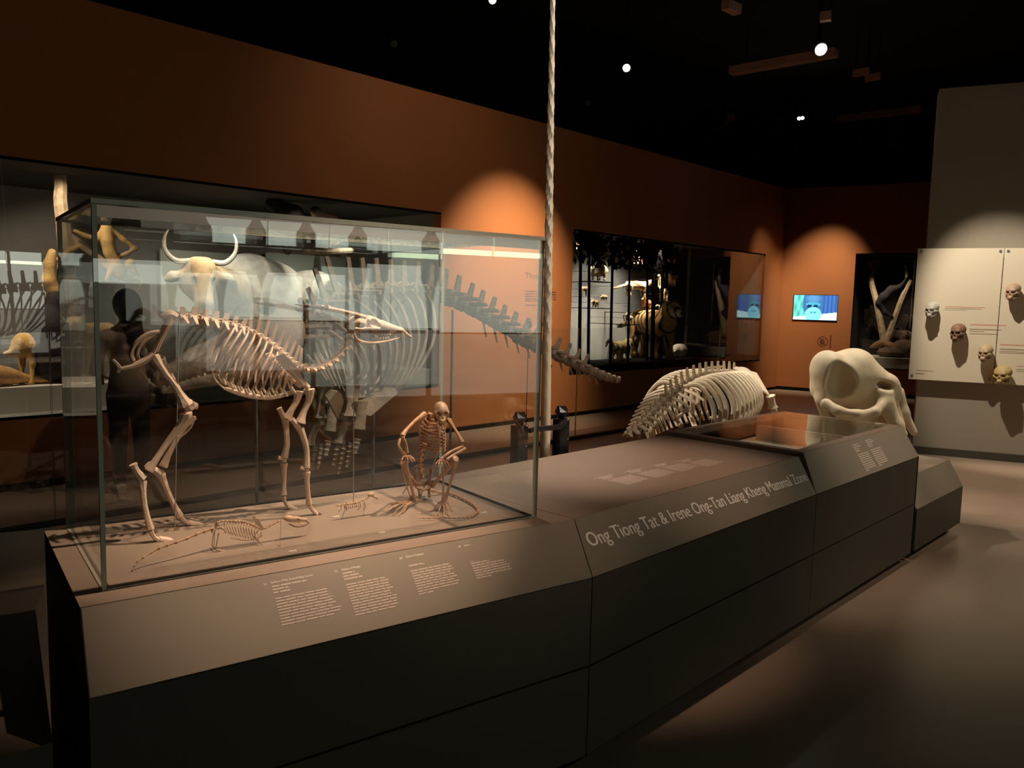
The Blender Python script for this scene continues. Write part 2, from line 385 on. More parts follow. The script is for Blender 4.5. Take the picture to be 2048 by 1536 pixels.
def vertebra_mesh(name, m, spine=1.2, lean=-0.3, wide=0.9, drop=0.0, spw=0.32, centre=0.42, wing=0.10, chev=0):
    """unit vertebra: body length 1 along x"""
    b = MB(); b.tube([(-.46, 0, 0), (-.38, 0, 0), (0, 0, 0), (.38, 0, 0), (.46, 0, 0)], [centre*.8, centre, centre*.72, centre, centre*.8], 8)
    z0 = centre*.6
    if spine > 0:
        b.hexa([(-spw, -.09, z0), (spw, -.09, z0), (spw, .09, z0), (-spw, .09, z0), (lean*spine-spw*.7, -.05, z0+spine), (lean*spine+spw*.7, -.05, z0+spine), (lean*spine+spw*.7, .05, z0+spine), (lean*spine-spw*.7, .05, z0+spine)])
    for s in (-1, 1):
        if wide > 0:
            pts = [(-.22, s*centre*.6, .1), (.22, s*centre*.6, .1), (.12+.1, s*(centre*.6+wide), .1-drop), (-.12+.1, s*(centre*.6+wide), .1-drop)]
            b.slab(pts if s > 0 else pts[::-1], A(0, 0, wing))
        b.tube([(.3, s*.2, z0), (.62, s*.2, z0+.14)], [.10, .06], 5); b.tube([(-.3, s*.2, z0), (-.5, s*.2, z0+.05)], [.10, .06], 5)
    return b.mesh(name, m)
# ================================================================ SETTING
YW, TOP = 6.81, 3.73                   # orange wall: face and height
CK = A(14.38, 6.81, 0)                 # corner of the two orange walls
CD = A(math.sin(.2422), -math.cos(.2422), 0); CN = A(math.cos(.2422), math.sin(.2422), 0)   # direction and outward normal of the far wall
b = MB(); b.box((-6, -6, -.05), (20, 12, 0)); struct('floor', b, MT['floor'])
b = MB(); b.box((-6, -6, 5.4), (20, 12, 5.5)); struct('ceiling', b, MT['void'])
W1 = (-1.2, 5.92, .534, 2.478); W2 = (8.22, 13.65, .56, 2.49)
b = MB(); t = .12
for x0, x1, z0, z1 in ((-6, W1[0], 0, TOP), (W1[0], W1[1], 0, W1[2]), (W1[0], W1[1], W1[3], TOP), (W1[1], W2[0], 0, TOP), (W2[0], W2[1], 0, W2[2]), (W2[0], W2[1], W2[3], TOP), (W2[1], CK[0], 0, TOP)):
    b.box((x0, YW, z0), (x1, YW+t, z1))
struct('wall_back', b, MT['orange'])
# far orange wall, with its own showcase opening
W3a, W3b = 1.245, 3.3                  # metres from the corner
b = MB()
for s0, s1, z0, z1 in ((0, W3a, 0, TOP), (W3a, W3b, 0, .49), (W3a, W3b, 2.535, TOP), (W3b, 6.0, 0, TOP)):
    p = CK+CD*s0; q = CK+CD*s1
    b.slab([p+A(0, 0, z0), q+A(0, 0, z0), q+A(0, 0, z1), p+A(0, 0, z1)], CN*.12)
struct('wall_right', b, MT['orange'])
b = MB(); b.box((W2[1], YW-.012, 0), (CK[0], YW, .05)); b.box((-6, YW-.012, 0), (W2[1], YW, .05)); struct('baseboard_back', b, MT['black'])
b = MB(); p = CK-CN*.012; b.slab([p, p+CD*6, p+CD*6+A(0, 0, .06), p+A(0, 0, .06)], CN*.012); struct('baseboard_right', b, MT['black'])
b = MB(); b.box((-3.2, -5.2, 0), (-3.1, 12, 5.4)); struct('wall_left', b, MT['void'])
b = MB(); b.box((-6, -5.3, 0), (20, -5.2, 5.4)); struct('wall_front', b, MT['void'])
b = MB(); b.box((-6, 11.9, 0), (20, 12, 5.4)); b.box((19.9, -6, 0), (20, 12, 5.4)); struct('wall_outer', b, MT['void'])
# grey-green partition with the skull board
PD = A(.33, -.944, 0); PD /= np.linalg.norm(PD); PN = A(-PD[1], PD[0], 0)*-1; PN = A(-.944, -.33, 0)/np.linalg.norm(A(.944, .33, 0))   # PN faces the room
PP = atz(1824, 906, 0)
ptop = atp(1847, 180, PP, PN)[2]
b = MB(); p = PP; q = PP+PD*7
b.slab([p, q, q+A(0, 0, ptop), p+A(0, 0, ptop)], -PN*.35); struct('wall_partition', b, MT['part'])
b = MB()
q0 = PP+PN*.004; b.slab([q0+A(0, 0, .0), q0+PD*7, q0+PD*7+A(0, 0, .08), q0+A(0, 0, .08)], PN*.01); struct('baseboard_partition', b, MT['plinthdark'])
# showcase linings behind the three openings
def lining(name, p0, dx, wd, dn, dp, z0, z1, m, mb):
    b = MB(); p0 = np.array(p0); P = lambda s, n_, z: p0+dx*s+dn*n_+A(0, 0, z)
    b.slab([P(0, dp, z0), P(wd, dp, z0), P(wd, dp, z1), P(0, dp, z1)], dn*.05)
    b.slab([P(0, .12, z0), P(0, dp, z0), P(0, dp, z1), P(0, .12, z1)], -dx*.05)
    b.slab([P(wd, .12, z0), P(wd, dp, z0), P(wd, dp, z1), P(wd, .12, z1)], dx*.05)
    struct(name, b, m)
    b = MB(); b.slab([P(0, .12, z1), P(wd, .12, z1), P(wd, dp, z1), P(0, dp, z1)], A(0, 0, .05)); struct('ceiling'+name[4:], b, MT['casedark'])
    b = MB(); b.slab([P(0, .02, z0-.02), P(wd, .02, z0-.02), P(wd, dp, z0-.02), P(0, dp, z0-.02)], A(0, 0, .02))
    struct(name+'_floor', b, mb)
EX, EY = A(1, 0, 0), A(0, 1, 0)
lining('wall_showcase_long', (W1[0], YW, 0), EX, W1[1]-W1[0], EY, 1.9, W1[2], W1[3], MT['casegrey'], MT['casegrey'])
lining('wall_showcase_forest', (W2[0], YW, 0), EX, W2[1]-W2[0], EY, 1.6, W2[2], W2[3], MT['casegrey'], MT['casedark'])
lining('wall_showcase_apes', CK+CD*W3a, CD, W3b-W3a, CN, 1.3, .49, 2.535, MT['casedark'], MT['casedark'])
def panes(name, p0, dx, cuts, z0, z1, nrm):
    r = MB(); p0 = np.array(p0)
    for z, h in ((z0, .02), (z1-.02, .02)):
        p = p0+A(0, 0, z); r.slab([p+dx*cuts[0], p+dx*cuts[-1], p+dx*cuts[-1]+A(0, 0, h), p+dx*cuts[0]+A(0, 0, h)], nrm*.03)
    f = struct(name, r, MT['black'])
    for a, c in zip(cuts[:-1], cuts[1:]):
        b = MB(); p = p0+nrm*.02
        b.slab([p+dx*(a+.003)+A(0, 0, z0+.02), p+dx*(c-.003)+A(0, 0, z0+.02), p+dx*(c-.003)+A(0, 0, z1-.02), p+dx*(a+.003)+A(0, 0, z1-.02)], nrm*.008)
        o = put('pane', b.mesh('pane', MT['glassw'], (0, 0, 0), False), f)
sx = aty(229, 400, YW)[0]; sx2 = aty(512, 800, YW)[0]
panes('window_1', (0, YW, 0), EX, [W1[0], sx, sx2+.6, W1[1]], W1[2], W1[3], EY)
panes('window_2', (0, YW, 0), EX, [W2[0], 10.1, 11.9, W2[1]], W2[2], W2[3], EY)
panes('window_3', CK, CD, [W3a, W3b], .49, 2.535, CN)
# white bases inside the showcases
b = MB(); b.box((-1.19, YW+.36, W1[2]), (2.62, YW+1.3, .74)); solo('cat_stand', b, MT['whitebase'], (.7, YW+.5, W1[2]), 'low white display base under the cat and antelope mounts in the long showcase', 'display base', None, False)
b = MB(); b.box((2.68, YW+.10, W1[2]), (5.88, YW+1.2, .74)); solo('mount_stand', b, MT['casegrey'], (4.3, YW+.6, W1[2]), 'long grey display base under the horned cattle mount in the showcase', 'display base', None, False)
p = CK+CD*(W3a+.12)+CN*.1; b = MB(); b.slab([p+A(0, 0, .49), p+CD*1.9+A(0, 0, .49), p+CD*1.9+A(0, 0, .69), p+A(0, 0, .69)], CN*.9); solo('mount_stand', b, MT['whitebase'], p+A(0, 0, .49), 'white display base at the bottom of the ape showcase on the far wall', 'display base', None, False)
b = MB(); b.box((W2[0]+.02, YW+.03, W2[2]), (W2[1]-.02, YW+.8, W2[2]+.10)); solo('mount_stand', b, MT['black'], (10, YW+.3, W2[2]), 'black display base along the bottom of the forest showcase', 'display base', None, False)

# ================================================================ LONG PLINTH
PT, PQ, PB = .80, .65, .06
BA = -0.1805; BD = A(math.cos(BA), math.sin(BA), 0); BN = A(-math.sin(BA), math.cos(BA), 0)   # first segment: along, and away from the visitor
a_t, a_b = A(.587, 1.880, PT), A(.556, 1.742, PQ); j_t, j_b = A(2.005, 1.620, PT), A(1.945, 1.490, PQ)
bl, bk = A(.712, 2.568, PT), A(1.72, 2.385, PT)
g = .0022
PL = thing('display_plinth', (2.8, 1.9, 0), 'long taupe plinth with slanted front fascia carrying the glass case and captions', 'plinth')
def down(p, z): return A(p[0], p[1], z)
def panel(name, pts, nrm, m, lab=None): return part(name, MB().slab(pts, nrm), m, PL, False, lab)
panel('top_panel', [a_t, j_t, A(2.0, 2.385, PT), bk, bl], A(0, 0, -.02), MT['plinth'])
panel('top_panel', [A(2.008, 1.62, PT), A(3.69, 1.622, PT), A(3.725, 2.385, PT), A(2.003, 2.385, PT)], A(0, 0, -.02), MT['plinth'])
fv = A(0, -.13, .15)
def fas(tl, tr, bl_, br_):
    n = np.cross(br_-bl_, tl-bl_); n /= np.linalg.norm(n); d = toward(tl, tr)*g; up = toward(bl_, tl)*.002
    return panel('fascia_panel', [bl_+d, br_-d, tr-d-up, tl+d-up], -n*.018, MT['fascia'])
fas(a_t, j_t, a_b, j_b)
e2t, e2b = A(3.72, 1.6225, PT), A(3.63, 1.492, PQ)
fas(j_t, e2t, j_b, e2b)
panel('end_panel', [A(3.63, 1.492, PQ), A(3.716, 1.6225, .798), A(3.716, 1.64, .82), A(3.716, 1.605, .8195)], A(.004, 0, 0), MT['fascia'])
e3t, e3b = A(5.10, 1.606, .82), A(5.09, 1.492, PQ)
fas(A(3.715, 1.604, .82), e3t, e2b, e3b)
LZ = A(0, 0, .003)
def low(p, q, z1=PQ, z0=PB, name='front_panel'):
    d = toward(p, q)*g; n = A(-d[1], d[0], 0); n /= np.linalg.norm(n)
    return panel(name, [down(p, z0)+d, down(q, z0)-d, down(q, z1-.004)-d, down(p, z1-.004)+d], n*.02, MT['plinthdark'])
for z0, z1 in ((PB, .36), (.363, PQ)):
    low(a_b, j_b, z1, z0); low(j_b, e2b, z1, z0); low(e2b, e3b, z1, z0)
# left end, toe recess, back, right end
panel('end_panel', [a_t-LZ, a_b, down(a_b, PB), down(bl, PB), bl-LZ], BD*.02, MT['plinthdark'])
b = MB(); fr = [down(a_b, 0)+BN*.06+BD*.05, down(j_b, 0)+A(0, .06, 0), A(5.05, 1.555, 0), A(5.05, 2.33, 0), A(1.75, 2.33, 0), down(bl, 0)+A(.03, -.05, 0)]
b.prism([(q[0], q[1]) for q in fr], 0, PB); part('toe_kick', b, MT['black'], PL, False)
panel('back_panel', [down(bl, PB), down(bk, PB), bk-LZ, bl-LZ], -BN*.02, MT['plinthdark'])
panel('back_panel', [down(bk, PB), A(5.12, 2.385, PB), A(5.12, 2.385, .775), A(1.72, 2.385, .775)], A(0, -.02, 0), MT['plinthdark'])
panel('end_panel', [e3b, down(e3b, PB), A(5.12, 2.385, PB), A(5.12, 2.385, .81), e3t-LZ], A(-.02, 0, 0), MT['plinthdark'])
# last segment: sunk tray under an acrylic cover
rim = MB(); o_ = [A(3.72, 1.604, .82), A(5.10, 1.606, .82), A(5.125, 2.388, .82), A(3.74, 2.388, .82)]; i_ = [A(3.775, 1.66, .82), A(5.04, 1.66, .82), A(5.06, 2.33, .82), A(3.79, 2.33, .82)]
for k in range(4):
    q = (k+1) % 4; rim.slab([o_[k], o_[q], i_[q], i_[k]], A(0, 0, -.03))
part('tray_rim', rim, MT['plinth'], PL, False)
tr = MB(); tr.slab([A(p[0], p[1], .70) for p in i_], A(0, 0, -.02))
for k in range(4):
    q = (k+1) % 4; tr.slab([i_[k]-A(0, 0, .03), i_[q]-A(0, 0, .03), A(i_[q][0], i_[q][1], .70), A(i_[k][0], i_[k][1], .70)], A(0, 0, -.003))
part('tray', tr, MT['whitebase'], PL, False, 'pale sunk tray')
part('cover', MB().slab([p+A(0, 0, .001) for p in i_], A(0, 0, .008)), MT['acry'], PL, False, 'flat acrylic cover')
# low end step
ST = thing('plinth_step', (5.6, 1.9, 0), 'low taupe step block at the far end of the long plinth', 'plinth step')
x0, x1 = 5.125, 6.14
def sp(name, pts, nrm, m, lab=None): return part(name, MB().slab(pts, nrm), m, ST, False, lab)
sp('top_panel', [A(x0, 1.60, .48), A(x1, 1.60, .48), A(x1+.1, 2.65, .48), A(x0, 2.65, .48)], A(0, 0, -.02), MT['plinth'])
n = np.cross(EX, A(0, .11, .16)); n /= np.linalg.norm(n)
sp('fascia_panel', [A(x0, 1.49, .32), A(x1-.05, 1.49, .32), A(x1, 1.60, .478), A(x0, 1.60, .478)], -n*.018, MT['fascia'])
sp('front_panel', [A(x0, 1.49, PB), A(x1-.05, 1.49, PB), A(x1-.05, 1.49, .317), A(x0, 1.49, .317)], A(0, .02, 0), MT['plinthdark'])
sp('end_panel', [A(x1-.05, 1.492, PB), A(x1+.05, 2.65, PB), A(x1+.1, 2.65, .477), A(x1, 1.602, .477), A(x1-.05, 1.492, .318)], A(-.02, 0, 0), MT['plinthdark'])
b = MB(); b.box((x0, 1.55, 0), (x1-.11, 2.6, PB)); part('toe_kick', b, MT['black'], ST, False)
# rear deck behind the plinth on which tusk and posts stand
RD = MB(); RD.box((2.3, 2.40, 0), (3.3, 2.75, .45)); solo('mount_block', RD, MT['plinthdark'], (2.8, 2.55, 0), 'dark block behind the plinth holding the tusk and its two posts', 'block', None, False)

# ================================================================ GLASS CASE
CO = A(.657, 1.946, PT)                 # front left corner; s along BD, t along BN
def K(s, t, z): return CO+BD*s+BN*t+A(0, 0, z-PT)
CL, CT, CZ = 1.29, .625, 1.712
GC = thing('glass_case', K(CL/2, CT/2, PT), 'large clear glass case over the deer and monkey skeletons', 'display case')
th = .012
def pane(s0, t0, s1, t1, z0, z1):
    b = MB(); P = [K(s0, t0, z0), K(s1, t0, z0), K(s1, t1, z0), K(s0, t1, z0), K(s0, t0, z1), K(s1, t0, z1), K(s1, t1, z1), K(s0, t1, z1)]
    b.add(P, [(3, 2, 1, 0), (4, 5, 6, 7)], 1)
    sw = (s1-s0) > (t1-t0)
    b.add(P, [(0, 1, 5, 4), (2, 3, 7, 6)], 0 if sw else 1); b.add(P, [(1, 2, 6, 5), (3, 0, 4, 7)], 1 if sw else 0)
    return part('glass_pane', b, [MT['glass'], MT['rim']], GC, False)
z0c = PT+.002; z1c = CZ-.012
pane(0, 0, CL, th, z0c, z1c); pane(0, CT-th, CL, CT, z0c, z1c)
pane(0, th+.001, th, CT-th-.001, z0c, z1c); pane(CL-th, th+.001, CL, CT-th-.001, z0c, z1c)
b = MB(); P = [K(-.002, -.002, CZ-.011), K(CL+.002, -.002, CZ-.011), K(CL+.002, CT+.002, CZ-.011), K(-.002, CT+.002, CZ-.011)]; Q = [p+A(0, 0, .011) for p in P]
b.add(P+Q, [(3, 2, 1, 0), (4, 5, 6, 7)], 0); b.add(P+Q, [(0, 1, 5, 4), (1, 2, 6, 5), (2, 3, 7, 6), (3, 0, 4, 7)], 1)
part('glass_lid', b, [MT['glass'], MT['rim']], GC, False)
b = MB()
b.slab([K(.012, .012, CZ-.040), K(CL-.012, .012, CZ-.040), K(CL-.012, .012, CZ-.013), K(.012, .012, CZ-.013)], BN*.006); part('top_bar', b, MT['bar'], GC, False, 'mauve bar along the front top edge')
b = MB()
for (s0, t0, s1, t1) in ((.011, .011, CL-.011, .017), (.011, CT-.017, CL-.011, CT-.011), (.011, .017, .017, CT-.017), (CL-.017, .017, CL-.011, CT-.017)):
    b.slab([K(s0, t0, PT+.001), K(s1, t0, PT+.001), K(s1, t1, PT+.001), K(s0, t1, PT+.001)], A(0, 0, .006))
part('gasket', b, MT['gasket'], GC, False, 'black seal line at the foot of the panes')
b = MB(); b.slab([K(.003, CT-.012, PT+.003), K(.022, CT-.012, PT+.003), K(.022, CT-.012, CZ-.3), K(.003, CT-.012, CZ-.3)], -BN*.006); part('corner_seal', b, MT['rimdark'], GC, False, 'dark green rear corner edge')

# ================================================================ GLASS BARRIER behind the whale
BR = thing('glass_barrier', (5, 5.6, 0), 'waist-high clear glass barrier standing behind the whale skeleton', 'barrier')
xs = [.95, 1.62]+[aty(u, 900, 5.6)[0] for u in (512, 748, 1150)]+[aty(1438, 730, 5.6)[0]]
for a, c in zip(xs[:-1], xs[1:]):
    b = MB(); P = [A(a+.004, 5.6, .03), A(c-.004, 5.6, .03), A(c-.004, 5.612, .03), A(a+.004, 5.612, .03)]; Q = [p+A(0, 0, 1.215) for p in P]
    b.add(P+Q, [(3, 2, 1, 0), (4, 5, 6, 7), (1, 2, 6, 5), (3, 0, 4, 7)], 1); b.add(P+Q, [(0, 1, 5, 4), (2, 3, 7, 6)], 0)
    part('glass_pane', b, [MT['glass'], MT['rim']], BR, False)
b = MB(); b.box((xs[0], 5.575, 0), (xs[-1], 5.637, .03)); part('floor_channel', b, MT['gasket'], BR, False, 'dark floor channel')

RP = MB(); RP.prism([(p[0], p[1]) for p in (A(-.6, 2.9, 0), A(-.2, 3.9, 0), A(1.05, 3.5, 0), A(.70, 2.64, 0), A(.50, 1.80, 0), A(-.3, 1.9, 0))], 0.0, .55); solo('rear_plinth', RP, MT['plinthdark'], atz(50, 1130, .55)*A(1, 1, 0), 'dark low plinth behind the left end of the long plinth, widened to cover lit floor', 'plinth', None, False)  # low plinth, with its left part added to hide lamp spill on the floor
# ================================================================ DEER SKELETON in the glass case
def T(u, v, t): return atp(u, v, K(0, t, PT), BN)          # point of the case at depth t behind its front pane
def Tl(pts, t): return [T(p[0], p[1], (p[2] if len(p) > 2 else t)) for p in pts]
BO = MT['bone']; UPZ = A(0, 0, 1)
def skel(name, loc, label, cat='skeleton'): return thing(name, loc, label, cat)
dr = skel('deer_skeleton', K(.5, .43, PT), 'pinkish deer skeleton standing in the glass case, facing the tusk, long antlers swept back')
tm = .43
def bn(name, pts, r, par=dr, t=tm, flare=1.5, n=8, m=None, flat=1.0, upv=None, lab=None):
    r = [x*1.22 for x in r] if hasattr(r, '__len__') else r*1.22
    return part(name, MB().bone(Tl(pts, t), r, flare, n, flat, upv), m or BO, par, True, lab)
# hind legs: near then far
for (tt, fem, tib, cal, met, pha, hoof, pat) in (
    (.375, [(307, 712, .39), (326, 742), (352, 776), (372, 812)], [(371, 826), (368, 840), (330, 892), (297, 942)], [(266, 928), (274, 944), (285, 958)], [(284, 962), (289, 1010, .36), (301, 1060, .352)], [(301, 1062, .352), (308, 1074, .352), (318, 1080, .352)], [(318, 1078, .352), (336, 1080, .352), (351, 1081, .352)], (383, 806)),
    (.475, [(318, 716, .45), (340, 752), (362, 790), (384, 818)], [(383, 830), (368, 852), (342, 898), (326, 934)], [(294, 928), (306, 938), (320, 948)], [(321, 948), (338, 990), (360, 1034)], [(361, 1034), (370, 1043), (380, 1047)], [(378, 1045), (392, 1047), (407, 1048)], (394, 812))):
    bn('femur', fem, [.0085, .0085, .008, .009, .012], t=tt, flare=1.55)
    part('kneecap', MB().ball(T(pat[0]-2, pat[1], tt), (.008, .007, .011)), BO, dr)
    bn('tibia', tib, [.013, .009, .0075, .007, .0085], t=tt, flare=1.3)
    bn('fibula', [(tib[0][0]+7, tib[0][1]+2), (tib[0][0]-4, tib[0][1]+28), (tib[1][0]-22, tib[1][1]+32)], .0028, t=tt, flare=1.3, n=5)
    bn('heel_bone', cal, [.008, .007, .008, .010, .011], t=tt, flare=1.2)
    part('ankle_bone', MB().ball(T(met[0][0], met[0][1]-4, tt), (.011, .011, .008)), BO, dr)
    bn('metatarsal', met, [.0095, .0075, .0068, .007, .008], t=tt, flare=1.25)
    for o in (-.006, .006):
        P = Tl(pha, tt); P = [p+BN*o for p in P]; part('toe_bone', MB().bone(P, [.006]*5, 1.2, 6), BO, dr)
        P = [p+BN*o*1.2 for p in Tl(hoof, tt)]; part('hoof_bone', MB().tube(P, [.0075, .007, .0025], 7), BO, dr)
# front legs
for (tt, hum, ole, rad, met, pha, hoof, uln) in (
    (.385, [(618, 778), (619, 798), (608, 822), (600, 846)], [(583, 838), (590, 846), (598, 858)], [(600, 856), (611, 886), (614, 912), (613, 936)], [(613, 944), (615, 976), (618, 1008, .395)], [(618, 1010, .395), (625, 1020, .395), (634, 1029, .395)], [(634, 1028, .395), (644, 1032, .395), (655, 1034, .395)], [(596, 858), (604, 878), (609, 898)]),
    (.505, [(596, 782), (594, 800), (584, 818), (574, 838)], [(558, 816), (563, 826), (570, 840)], [(570, 838), (573, 866), (574, 892), (568, 916)], [(568, 926), (568, 958), (567, 990)], [(567, 992), (570, 1004), (577, 1014)], [(577, 1013), (590, 1018), (602, 1025)], [(566, 838), (569, 860), (572, 880)])):
    bn('humerus', hum, [.0115, .009, .0082, .0085, .0105], t=tt, flare=1.4)
    bn('elbow_bone', ole, [.007, .007, .0075, .008, .006], t=tt, flare=1.1)
    bn('radius', rad, [.0085, .0078, .0075, .0078, .0085], t=tt, flare=1.2)
    bn('ulna', uln, [.004, .0035, .003, .0025, .002], t=tt+.008, flare=1.1, n=6)
    for i in range(2):
        c = T(rad[-1][0], rad[-1][1]+2.5+4*i, tt); part('wrist_bone', MB().ball(c, (.0095, .0095, .0055)), BO, dr)
    bn('wrist_spur', [(rad[-1][0]-12, rad[-1][1]-1), (rad[-1][0]-1, rad[-1][1]+3)], [.0045]*5, t=tt, flare=1.2, n=6)
    bn('metacarpal', met, [.0085, .0068, .0062, .0064, .0075], t=tt, flare=1.25)
    for o in (-.0055, .0055):
        part('toe_bone', MB().bone([p+BN*o for p in Tl(pha, tt)], [.0055]*5, 1.2, 6), BO, dr)
        part('hoof_bone', MB().tube([p+BN*o*1.2 for p in Tl(hoof, tt)], [.007, .0065, .0022], 7), BO if hoof[2][0] < 640 else MT['horn'], dr)
# pelvis: two halves
for tt, dx in ((.385, 0), (.475, 12)):
    b = MB()
    il = [(p[0]+dx*.5, p[1]-dx*.3) for p in ((340, 636), (330, 655), (318, 680), (306, 706))]
    b.tube(Tl(il, tt), [.019, .021, .015, .014], 8, 4, .45, BN)
    b.tube(Tl([(p[0]+dx*.3, p[1]) for p in ((306, 708), (290, 720), (268, 730), (240, 737))], tt), [.017, .016, .0135, .010], 8, 4, .55, BN)
    b.tube(Tl([(p[0]+dx, p[1]) for p in ((318, 664), (296, 668), (274, 684), (262, 706), (266, 722))], tt), [.0115, .0115, .011, .010, .010], 7, 4, .6, BN)
    b.tube(Tl([(240, 737), (232, 726), (225, 719)], tt), [.007, .005, .004], 6, 3); b.tube(Tl([(238, 737), (235, 745)], tt), [.006, .006], 6)
    part('pelvis', b, BO, dr)
b = MB(); b.tube(Tl([(352, 634), (338, 628), (322, 634)], .43), [.012, .013, .006], 8, 3, 1.6); part('sacrum', b, BO, dr)
# spine
lum = vertebra_mesh('lumbar_vertebra', BO, .85, .05, 1.15, .75, .34, .36, .12); tho = vertebra_mesh('chest_vertebra', BO, 1.35, -.55, .55, .1, .26, .40, .12); cer = vertebra_mesh('neck_vertebra', BO, .55, -.1, .55, .35, .30, .44, .2)
SPN = [(358, 636), (376, 634), (398, 637), (419, 641), (440, 645), (459, 649), (476, 654), (491, 660), (505, 667), (519, 675), (532, 684), (545, 694), (557, 704), (569, 714), (580, 723), (591, 731), (604, 737), (619, 740), (634, 739), (649, 734), (664, 726), (677, 716), (687, 704), (694, 690), (699, 675)]
SP = Tl(SPN, tm)
for i in range(len(SP)-1):
    p, q = SP[i], SP[i+1]; L = np.linalg.norm(q-p); d = (q-p)/L; up = np.cross(d, -BN) if np.dot(np.cross(d, -BN), UPZ) > 0 else -np.cross(d, -BN)
    if i < 7: me, sc = lum, (L*.98, .030, .030)
    elif i < 16:
        me = tho; h = .028+.014*math.sin(min(1, (i-6)/8)*math.pi*.75); sc = (L*.98, .022, h)
    else: me, sc = cer, (L*.98, .026, .024)
    inst('vertebra', me, dr, (p+q)/2, d, up, sc)
# tail stub and ribs
inst('vertebra', cer, dr, T(330, 640, tm), -BD, UPZ, (.012, .012, .012))
NR = 12
tops = [SP[5+i*0.86.__int__()] if False else None for i in range(1)]
def spx(f):
    i = int(f); i = min(i, len(SP)-2); return SP[i]*(1-(f-i))+SP[i+1]*(f-i)
ends = [(424, 733), (430, 744), (441, 754), (456, 762), (470, 769), (485, 774), (500, 778), (516, 780), (532, 781), (548, 780), (564, 777), (580, 772)]
for i in range(NR):
    top = spx(5.6+i*.88); e = ends[i]; bul = .058 if i < 9 else .058-.012*(i-8)
    E0 = T(e[0], e[1], tm)
    for s in (-1, 1):
        w_ = bul*(0.95 if i > 1 else .85)
        c1 = top*.80+E0*.20+BN*s*w_*.80-BD*.006+A(0, 0, .006); c2 = top*.5+E0*.5+BN*s*w_-BD*.014; c3 = top*.2+E0*.8+BN*s*w_*.8-BD*.006
        e1 = E0+BN*s*w_*.38
        b = MB().tube([top+BN*s*.006, c1, c2, c3, e1], [.0036, .0048, .0054, .0048, .0040], 6, 4, .7, BN)
        part('rib', b, BO, dr)
        e2 = T(e[0]+9, min(e[1]+15, 795), tm)+BN*s*.010
        if i > 1: part('rib_cartilage', MB().tube([e1, (e1+e2)/2-A(0, 0, .002), e2], [.0036, .0046, .003], 6, 2), MT['tooth'], dr)
b = MB(); b.tube(Tl([(448, 776), (478, 786), (510, 793), (540, 795), (566, 790), (588, 782)], tm), [.004, .0065, .0065, .006, .006, .004], 7, 3, 1.3, BN); part('breastbone', b, BO, dr)
b = MB(); b.tube(Tl([(424, 736), (427, 752), (436, 766), (450, 778)], tm-.02), [.003]*4, 6, 4); b.tube(Tl([(424, 736), (427, 752), (436, 766), (450, 778)], tm+.02), [.003]*4, 6, 4); part('rib_arch', b, BO, dr)
# shoulder blades
for tt, dx, dy in ((.375, 0, 0), (.490, -14, -3)):
    b = MB(); P = Tl([(p[0]+dx, p[1]+dy) for p in ((548, 712), (562, 706), (580, 722), (592, 735), (604, 756), (616, 771), (609, 777), (590, 760), (566, 735))], tt)
    P = [p-BN*(.018 if tt < .43 else -.018)*(1-i_/8.) for i_, p in enumerate(P)]
    b.slab(P, BN*.0035); b.tube(Tl([(553+dx, 714+dy), (580+dx, 738+dy), (610+dx, 770+dy)], tt-.004 if tt < .43 else tt+.004), [.003, .0045, .004], 5, 2, 2.0, BN)
    b.tube(Tl([(606+dx, 764+dy), (616+dx, 776+dy)], tt), [.007, .0095], 8); part('shoulder_blade', b, BO, dr)
# skull
def E(c, r, d=None, *a):      # ellipsoid prim with long axis d in the case plane
    if d is None: ax = None
    else:
        d = d/np.linalg.norm(d); y = BN; z = np.cross(d, y); ax = [d, y, z]
    return ('e', c, r, ax)
S0 = .42
hd = toward(T(705, 650, S0), T(815, 672, S0)); hu = np.cross(BN, hd); hu = hu if hu[2] > 0 else -hu
P = lambda u, v, o=0.: T(u, v, S0)+BN*o
pr = [E(P(716, 648), (.036, .027, .028), hd), ('c', P(738, 645), P(770, 655), .024, .019), ('c', P(765, 652), P(802, 662), .018, .011), ('c', P(800, 660), P(821, 674), .010, .0045),
      ('c', P(748, 660), P(786, 665), .017, .013), ('c', P(733, 640, -.018), P(752, 646, -.018), .0075, .007), ('c', P(733, 640, .018), P(752, 646, .018), .0075, .007),
      ('c', P(700, 657), P(700, 668), .012, .008)]
for s in (-1, 1):
    pr += [('c', P(703, 657, s*.024), P(732, 656, s*.026), .0032, .0032), ('c', P(732, 656, s*.026), P(752, 657, s*.022), .0035, .005)]
    pr += [('-e', P(742.5, 645, s*.027), (.0145, .018, .0145), None), ('-e', P(714, 651, s*.026), (.016, .009, .008), [hd, BN, hu]), ('-e', P(771, 646, s*.016), (.006, .006, .0035), [hd, BN, hu]), ('-e', P(793, 668, s*.012), (.014, .010, .0045), [hd, BN, hu])]
blob('skull', pr, BO, dr, res=90, k=.45)
